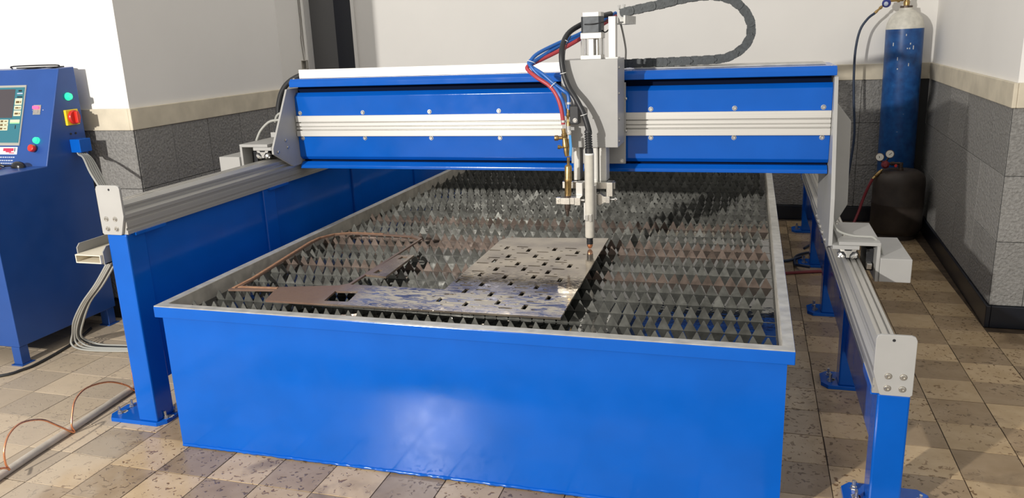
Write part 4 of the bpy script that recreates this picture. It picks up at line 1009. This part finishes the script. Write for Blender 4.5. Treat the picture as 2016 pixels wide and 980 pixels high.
# ------------------------------------------------------------------ cable duct and cables on the left
du = thing('cable_duct', 'beige hollow cable duct in a grey bracket beside the front left leg', 'cable duct', (-0.30, 0.6, 0.56))
mb = MB()
for (a, b, c, d) in ((-0.352, -0.2525, 0.575, 0.578), (-0.352, -0.2525, 0.600, 0.603), (-0.352, -0.349, 0.578, 0.600), (-0.2555, -0.2525, 0.578, 0.600)):
    mb.box(a, b, 0.085, 1.1, c, d)
mb.build('duct', 'duct_beige', du)
MB().prism([(0.10, 0.574), (0.10, 0.622), (0.112, 0.634), (1.1, 0.634), (1.1, 0.574)], 'x', -0.357, -0.353).prism([(0.095, 0.570), (0.095, 0.612), (0.112, 0.628), (1.1, 0.628), (1.1, 0.570)], 'x', -0.252, -0.248).box(-0.357, -0.248, 0.10, 1.1, 0.5695, 0.5735).build('bracket', 'bracket_grey', du)
box('arm', 'bracket_grey', du, -0.248, -0.236, 0.13, 0.18, 0.572, 0.62)
GB = 'grey cables from the console'
for q in range(5):
    a = (q - 2)
    p = [(-1.075, 0.895 + a * .008, 0.818), (-1.06 + a * .002, 0.89 + a * .008, 0.806), (-0.995, 0.85 + a * .012, 0.792 - a * .004), (-0.869, 0.75 + a * .014, 0.745 - a * .006), (-0.70, 0.62 + a * .012, 0.68 - a * .008), (-0.55, 0.48 + a * .01, 0.62 - a * .006), (-0.42, 0.35 + a * .008, 0.600), (-0.33, 0.30, 0.607 + a * .001)]
    tag(MB().tube(p, 0.0042, 8).build('console_cable', 'cable_grey', smooth=60), 'thin grey cable running in a bundle from the console box to the cable duct', 'cable', 'grey cables from console to duct')
for q in range(5):
    a = (q - 2)
    c = 0.0055 + q * 0.001
    p = [(-0.315 + a * .008, 0.215, 0.5685), (-0.335 + a * .008, 0.21, 0.54), (-0.496 + a * .008, 0.30, 0.426), (-0.695 + a * .010, 0.42, 0.306 + a * .002), (-0.880 + a * .012, 0.54, 0.172), (-1.000 + a * .016, 0.63 - a * .004, 0.068), (-1.010 + a * .022, 0.66 + a * .008, 0.018), (-0.955 + a * .016, 0.655 + a * .014, c), (-0.86, 0.66 + a * .014, c), (-0.70, 0.69 + a * .012, c), (-0.52, 0.76 + a * .012, c), (-0.40, 0.80 + a * .012, c)]
    tag(MB().tube(p, 0.0042, 8).build('drooping_cable', 'cable_grey' if q != 3 else 'black_rubber', smooth=60),
        'grey cable drooping in a bundle from the duct to the tiled floor' if q != 3 else 'black cable drooping among grey ones from the duct to the floor', 'cable', 'cables drooping from the duct')
tag(MB().tube([(-1.30, 0.20, 0.006), (-1.091, 0.323, 0.0065), (-1.055, 0.392, 0.006), (-1.045, 0.446, 0.006), (-1.062, 0.578, 0.006), (-1.09, 0.70, 0.006), (-1.15, 0.85, 0.006)], 0.006, 8).build('floor_cable', 'black_rubber', smooth=60), 'black cable lying on the floor along the console foot', 'cable')

# conduit pipe and copper capillary on the floor
tag(MB().tube([(-0.30, -1.0, 0.0125), (-0.397, -0.291, 0.0125), (-0.424, 0.02, 0.0125), (-0.451, 0.305, 0.0125), (-0.463, 0.43, 0.0125)], 0.012, 14, 3).build('conduit_pipe', 'pipe_grey', smooth=60), 'straight grey conduit pipe lying on the tiled floor near the left leg', 'pipe')
CU = [(-0.36, -0.40, 0.09), (-0.372, -0.291, 0.044), (-0.374, -0.272, 0.027), (-0.376, -0.278, 0.050), (-0.380, -0.27, 0.091), (-0.390, -0.236, 0.125), (-0.398, -0.182, 0.135), (-0.402, -0.11, 0.108), (-0.404, -0.058, 0.061), (-0.406, 0.000, 0.006), (-0.408, -0.002, 0.031), (-0.416, 0.018, 0.069), (-0.425, 0.048, 0.102), (-0.433, 0.109, 0.116), (-0.440, 0.209, 0.092), (-0.440, 0.286, 0.044), (-0.437, 0.318, 0.008), (-0.438, 0.32, 0.04), (-0.442, 0.327, 0.090), (-0.45, 0.36, 0.13), (-0.47, 0.45, 0.10), (-0.49, 0.52, 0.004)]
tag(MB().tube(CU, 0.0032, 8).build('copper_tube', 'copper', smooth=60), 'thin copper tube curling in loops along the conduit pipe', 'tube')

# ------------------------------------------------------------------ gas cylinders in the corner
ox = thing('oxygen_cylinder', 'tall blue gas cylinder with a white shoulder standing in the wall corner', 'gas cylinder', (2.60, 3.405, 0))
cx, cy, cr = 2.60, 3.405, 0.103
MB().lathe([(cr - .008, 0.0), (cr, 0.012), (cr, 1.19)], (cx, cy, 0), (-0.018, 0, 1), 40).build('body', 'cylinder_blue', ox, smooth=40)
tx = cx - 0.018 * 1.19
sp = [(cr, 0.0), (cr * 0.995, 0.012), (cr * 0.95, 0.035), (cr * 0.84, 0.062), (cr * 0.68, 0.084), (cr * 0.48, 0.100), (cr * 0.36, 0.106), (cr * 0.36, 0.118)]
MB().lathe(sp, (tx, cy, 1.19), (-0.018, 0, 1), 40).build('shoulder', 'cylinder_white', ox, smooth=40)
MB().lathe([(0.034, 0), (0.034, 0.012)], (tx - .002, cy, 1.308), (0, 0, 1), 24).build('neck_ring', 'tarnished', ox)
MB().lathe([(0.016, 0), (0.018, 0.02), (0.014, 0.03), (0.014, 0.055), (0.02, 0.058), (0.02, 0.085), (0.01, 0.09)], (tx - .002, cy, 1.32), (0, 0, 1), 18).build('valve', 'brass', ox, smooth=40)
MB().lathe([(0.024, 0), (0.026, 0.006), (0.026, 0.014), (0.02, 0.018)], (tx - .002, cy, 1.41), (0, 0, 1), 20).build('handwheel', 'gas_brown', ox, smooth=40)
for q in range(9):                        # stencil-like scratches and chips on the paint
    zz = random.choice((1.16, 1.12, 1.09, 1.06, 1.03, 0.98)) + random.uniform(-.02, .02); an = random.uniform(-PI * .82, -PI * .25)
    px_, py_ = cx - 0.018 * zz + math.cos(an) * (cr + .0002), cy + math.sin(an) * (cr + .0002)
    tv = Vector((-math.sin(an), math.cos(an), 0)); nv = Vector((math.cos(an), math.sin(an), 0))
    MB().obox(Vector((px_, py_, zz)) - nv * .0004, tv, nv, (0, 0, 1), random.uniform(.003, .006), 0.0008, random.uniform(.006, .022)).build('paint_chip', 'paint_chip', ox)
# its regulator, standing off to the left
rg = thing('oxygen_regulator', 'brass and blue regulator screwed to the tall cylinder valve', 'regulator', (2.46, 3.37, 1.32))
MB().lathe([(0.010, 0), (0.010, 0.02), (0.014, 0.022), (0.014, 0.034), (0.009, 0.036), (0.009, 0.10)], (2.556, 3.395, 1.355), (-1, -0.22, -0.04), 14).build('inlet', 'brass', rg, smooth=40)
MB().lathe([(0.012, 0), (0.020, 0.004), (0.024, 0.012), (0.024, 0.030), (0.018, 0.036)], (2.462, 3.36, 1.343), (-0.15, -1, -0.25), 20).build('pressure_bonnet', 'reg_blue', rg, smooth=40)
MB().lathe([(0.012, 0), (0.012, 0.010), (0.006, 0.014)], (2.455, 3.325, 1.335), (-0.15, -1, -0.25), 14).build('adjuster', 'print_pale', rg, smooth=40)
MB().lathe([(0.006, 0), (0.006, 0.014), (0.009, 0.016), (0.009, 0.028), (0.006, 0.030), (0.006, 0.045), (0.008, 0.047), (0.008, 0.064)], (2.446, 3.345, 1.329), (-0.72, -0.1, -0.69), 12).build('outlet_tail', 'brass', rg, smooth=40)
oh = MB().tube([(2.400, 3.338, 1.284), (2.363, 3.33, 1.254), (2.326, 3.33, 1.19), (2.309, 3.33, 1.074), (2.311, 3.33, 0.927), (2.321, 3.33, 0.777), (2.337, 3.33, 0.594), (2.33, 3.33, 0.439), (2.30, 3.30, 0.20), (2.26, 3.25, 0.04), (2.20, 3.1, 0.007), (2.05, 2.75, 0.007)], 0.0072, 8).build('oxygen_hose', 'hose_navy', smooth=60)
tag(oh, 'dark blue hose hanging from the tall cylinder regulator to the floor', 'hose')
# squat brown fuel gas bottle
fg = thing('fuel_gas_bottle', 'squat dark brown gas bottle in front of the tall blue cylinder', 'gas bottle', (2.575, 3.13, 0))
fx, fy, fr = 2.575, 3.13, 0.140
MB().lathe([(fr * 0.80, 0.0), (fr * 0.82, 0.02), (fr * 0.80, 0.028)], (fx, fy, 0), (0, 0, 1), 36).build('foot_ring', 'gas_brown', fg, smooth=40)
MB().lathe([(fr * 0.72, 0.022), (fr * 0.9, 0.035), (fr, 0.065), (fr, 0.200), (fr * 1.008, 0.203), (fr * 1.008, 0.212), (fr, 0.215), (fr, 0.330), (fr * 0.97, 0.358), (fr * 0.88, 0.382), (fr * 0.70, 0.398), (fr * 0.40, 0.403), (fr * 0.30, 0.396), (fr * 0.26, 0.392)], (fx, fy, 0), (0, 0, 1), 40).build('body', 'gas_brown', fg, smooth=40)
MB().lathe([(0.018, 0), (0.018, 0.016), (0.013, 0.018), (0.013, 0.05)], (fx, fy, 0.392), (0, 0, 1), 16).build('valve', 'tarnished', fg, smooth=40)
fr_ = thing('fuel_regulator', 'dark red regulator with two round gauges on the brown gas bottle', 'regulator', (2.49, 3.10, 0.41))
MB().lathe([(0.008, 0), (0.008, 0.03), (0.012, 0.032), (0.012, 0.048), (0.008, 0.05), (0.008, 0.075)], (2.568, 3.125, 0.438), (-1, -0.25, 0), 12).build('inlet', 'tarnished', fr_, smooth=40)
MB().lathe([(0.018, 0), (0.022, 0.004), (0.022, 0.024), (0.015, 0.032), (0.010, 0.045)], (2.488, 3.105, 0.436), (-0.1, -1, 0), 20).build('bonnet', 'hose_dark_red', fr_, smooth=40)
MB().lathe([(0.008, 0), (0.008, 0.02)], (2.545, 3.10, 0.430), (-0.2, -1, 0), 12).build('red_knob', 'red_plastic', fr_)
for (x, z) in ((2.456, 0.478), (2.508, 0.496)):
    gg = MB().lathe([(0.022, 0), (0.024, 0.003), (0.024, 0.018), (0.0215, 0.019)], (x, 3.095, z), (-0.2, -1, 0.15), 24).build('gauge', 'tarnished', fr_, smooth=40)
    d_ = Vector((-0.2, -1, 0.15)).normalized()
    MB().lathe([(0.0205, 0), (0.0205, 0.001)], Vector((x, 3.095, z)) + d_ * 0.0186, d_, 24).build('gauge_face', 'gauge_face', gg)
    s_ = Vector((0.75, 0, 0.66)) if x > 2.48 else Vector((0.2, 0, -0.97))
    MB().obox(Vector((x, 3.095, z)) + d_ * 0.0198 - s_ * 0.006, s_, s_.cross(d_), d_, 0.018, 0.0028, 0.0008).build('needle', 'black_plastic', gg)
    MB().cyl((x, 3.11, z - .02), (2.485, 3.11, 0.444), 0.005, 8).build('gauge_stem', 'tarnished', fr_)
MB().lathe([(0.006, 0), (0.006, 0.012), (0.009, 0.014), (0.009, 0.050), (0.006, 0.054), (0.008, 0.056), (0.008, 0.074)], (2.474, 3.09, 0.408), (-0.66, -0.1, -0.75), 12).build('flashback_tail', 'brass', fr_, smooth=40)
tag(MB().tube([(2.424, 3.08, 0.352), (2.405, 3.09, 0.30), (2.385, 3.10, 0.23), (2.355, 3.08, 0.13), (2.30, 3.0, 0.03), (2.22, 2.85, 0.0085), (2.12, 2.6, 0.0085)], 0.008, 8).build('fuel_hose', 'hose_dark_red', smooth=60), 'dark red hose dropping from the brown gas bottle to the floor', 'hose')
# hoses passing under the rail behind the tank
tag(MB().tube([(2.24, 2.34, 0.009), (2.12, 2.30, 0.009), (2.03, 2.27, 0.009), (1.90, 2.22, 0.009), (1.82, 2.20, 0.009)], 0.008, 8).build('floor_hose', 'hose_dark_red', smooth=60), 'dark red hose lying on the floor under the right rail', 'hose')
tag(MB().tube([(2.24, 2.62, 0.009), (2.10, 2.66, 0.012), (2.0, 2.56, 0.012), (1.985, 2.40, 0.012), (2.0, 2.33, 0.026), (2.05, 2.30, 0.028)], 0.008, 8).build('floor_hose', 'hose_navy', smooth=60), 'dark hose coiled on the floor beside the rail stand foot', 'hose')
tag(MB().tube([(2.02, 2.50, 0.026), (1.95, 2.47, 0.009), (1.87, 2.46, 0.009), (1.80, 2.45, 0.009)], 0.008, 8).build('floor_hose', 'hose_navy', smooth=60), 'dark blue hose running on the floor toward the tank side', 'hose')
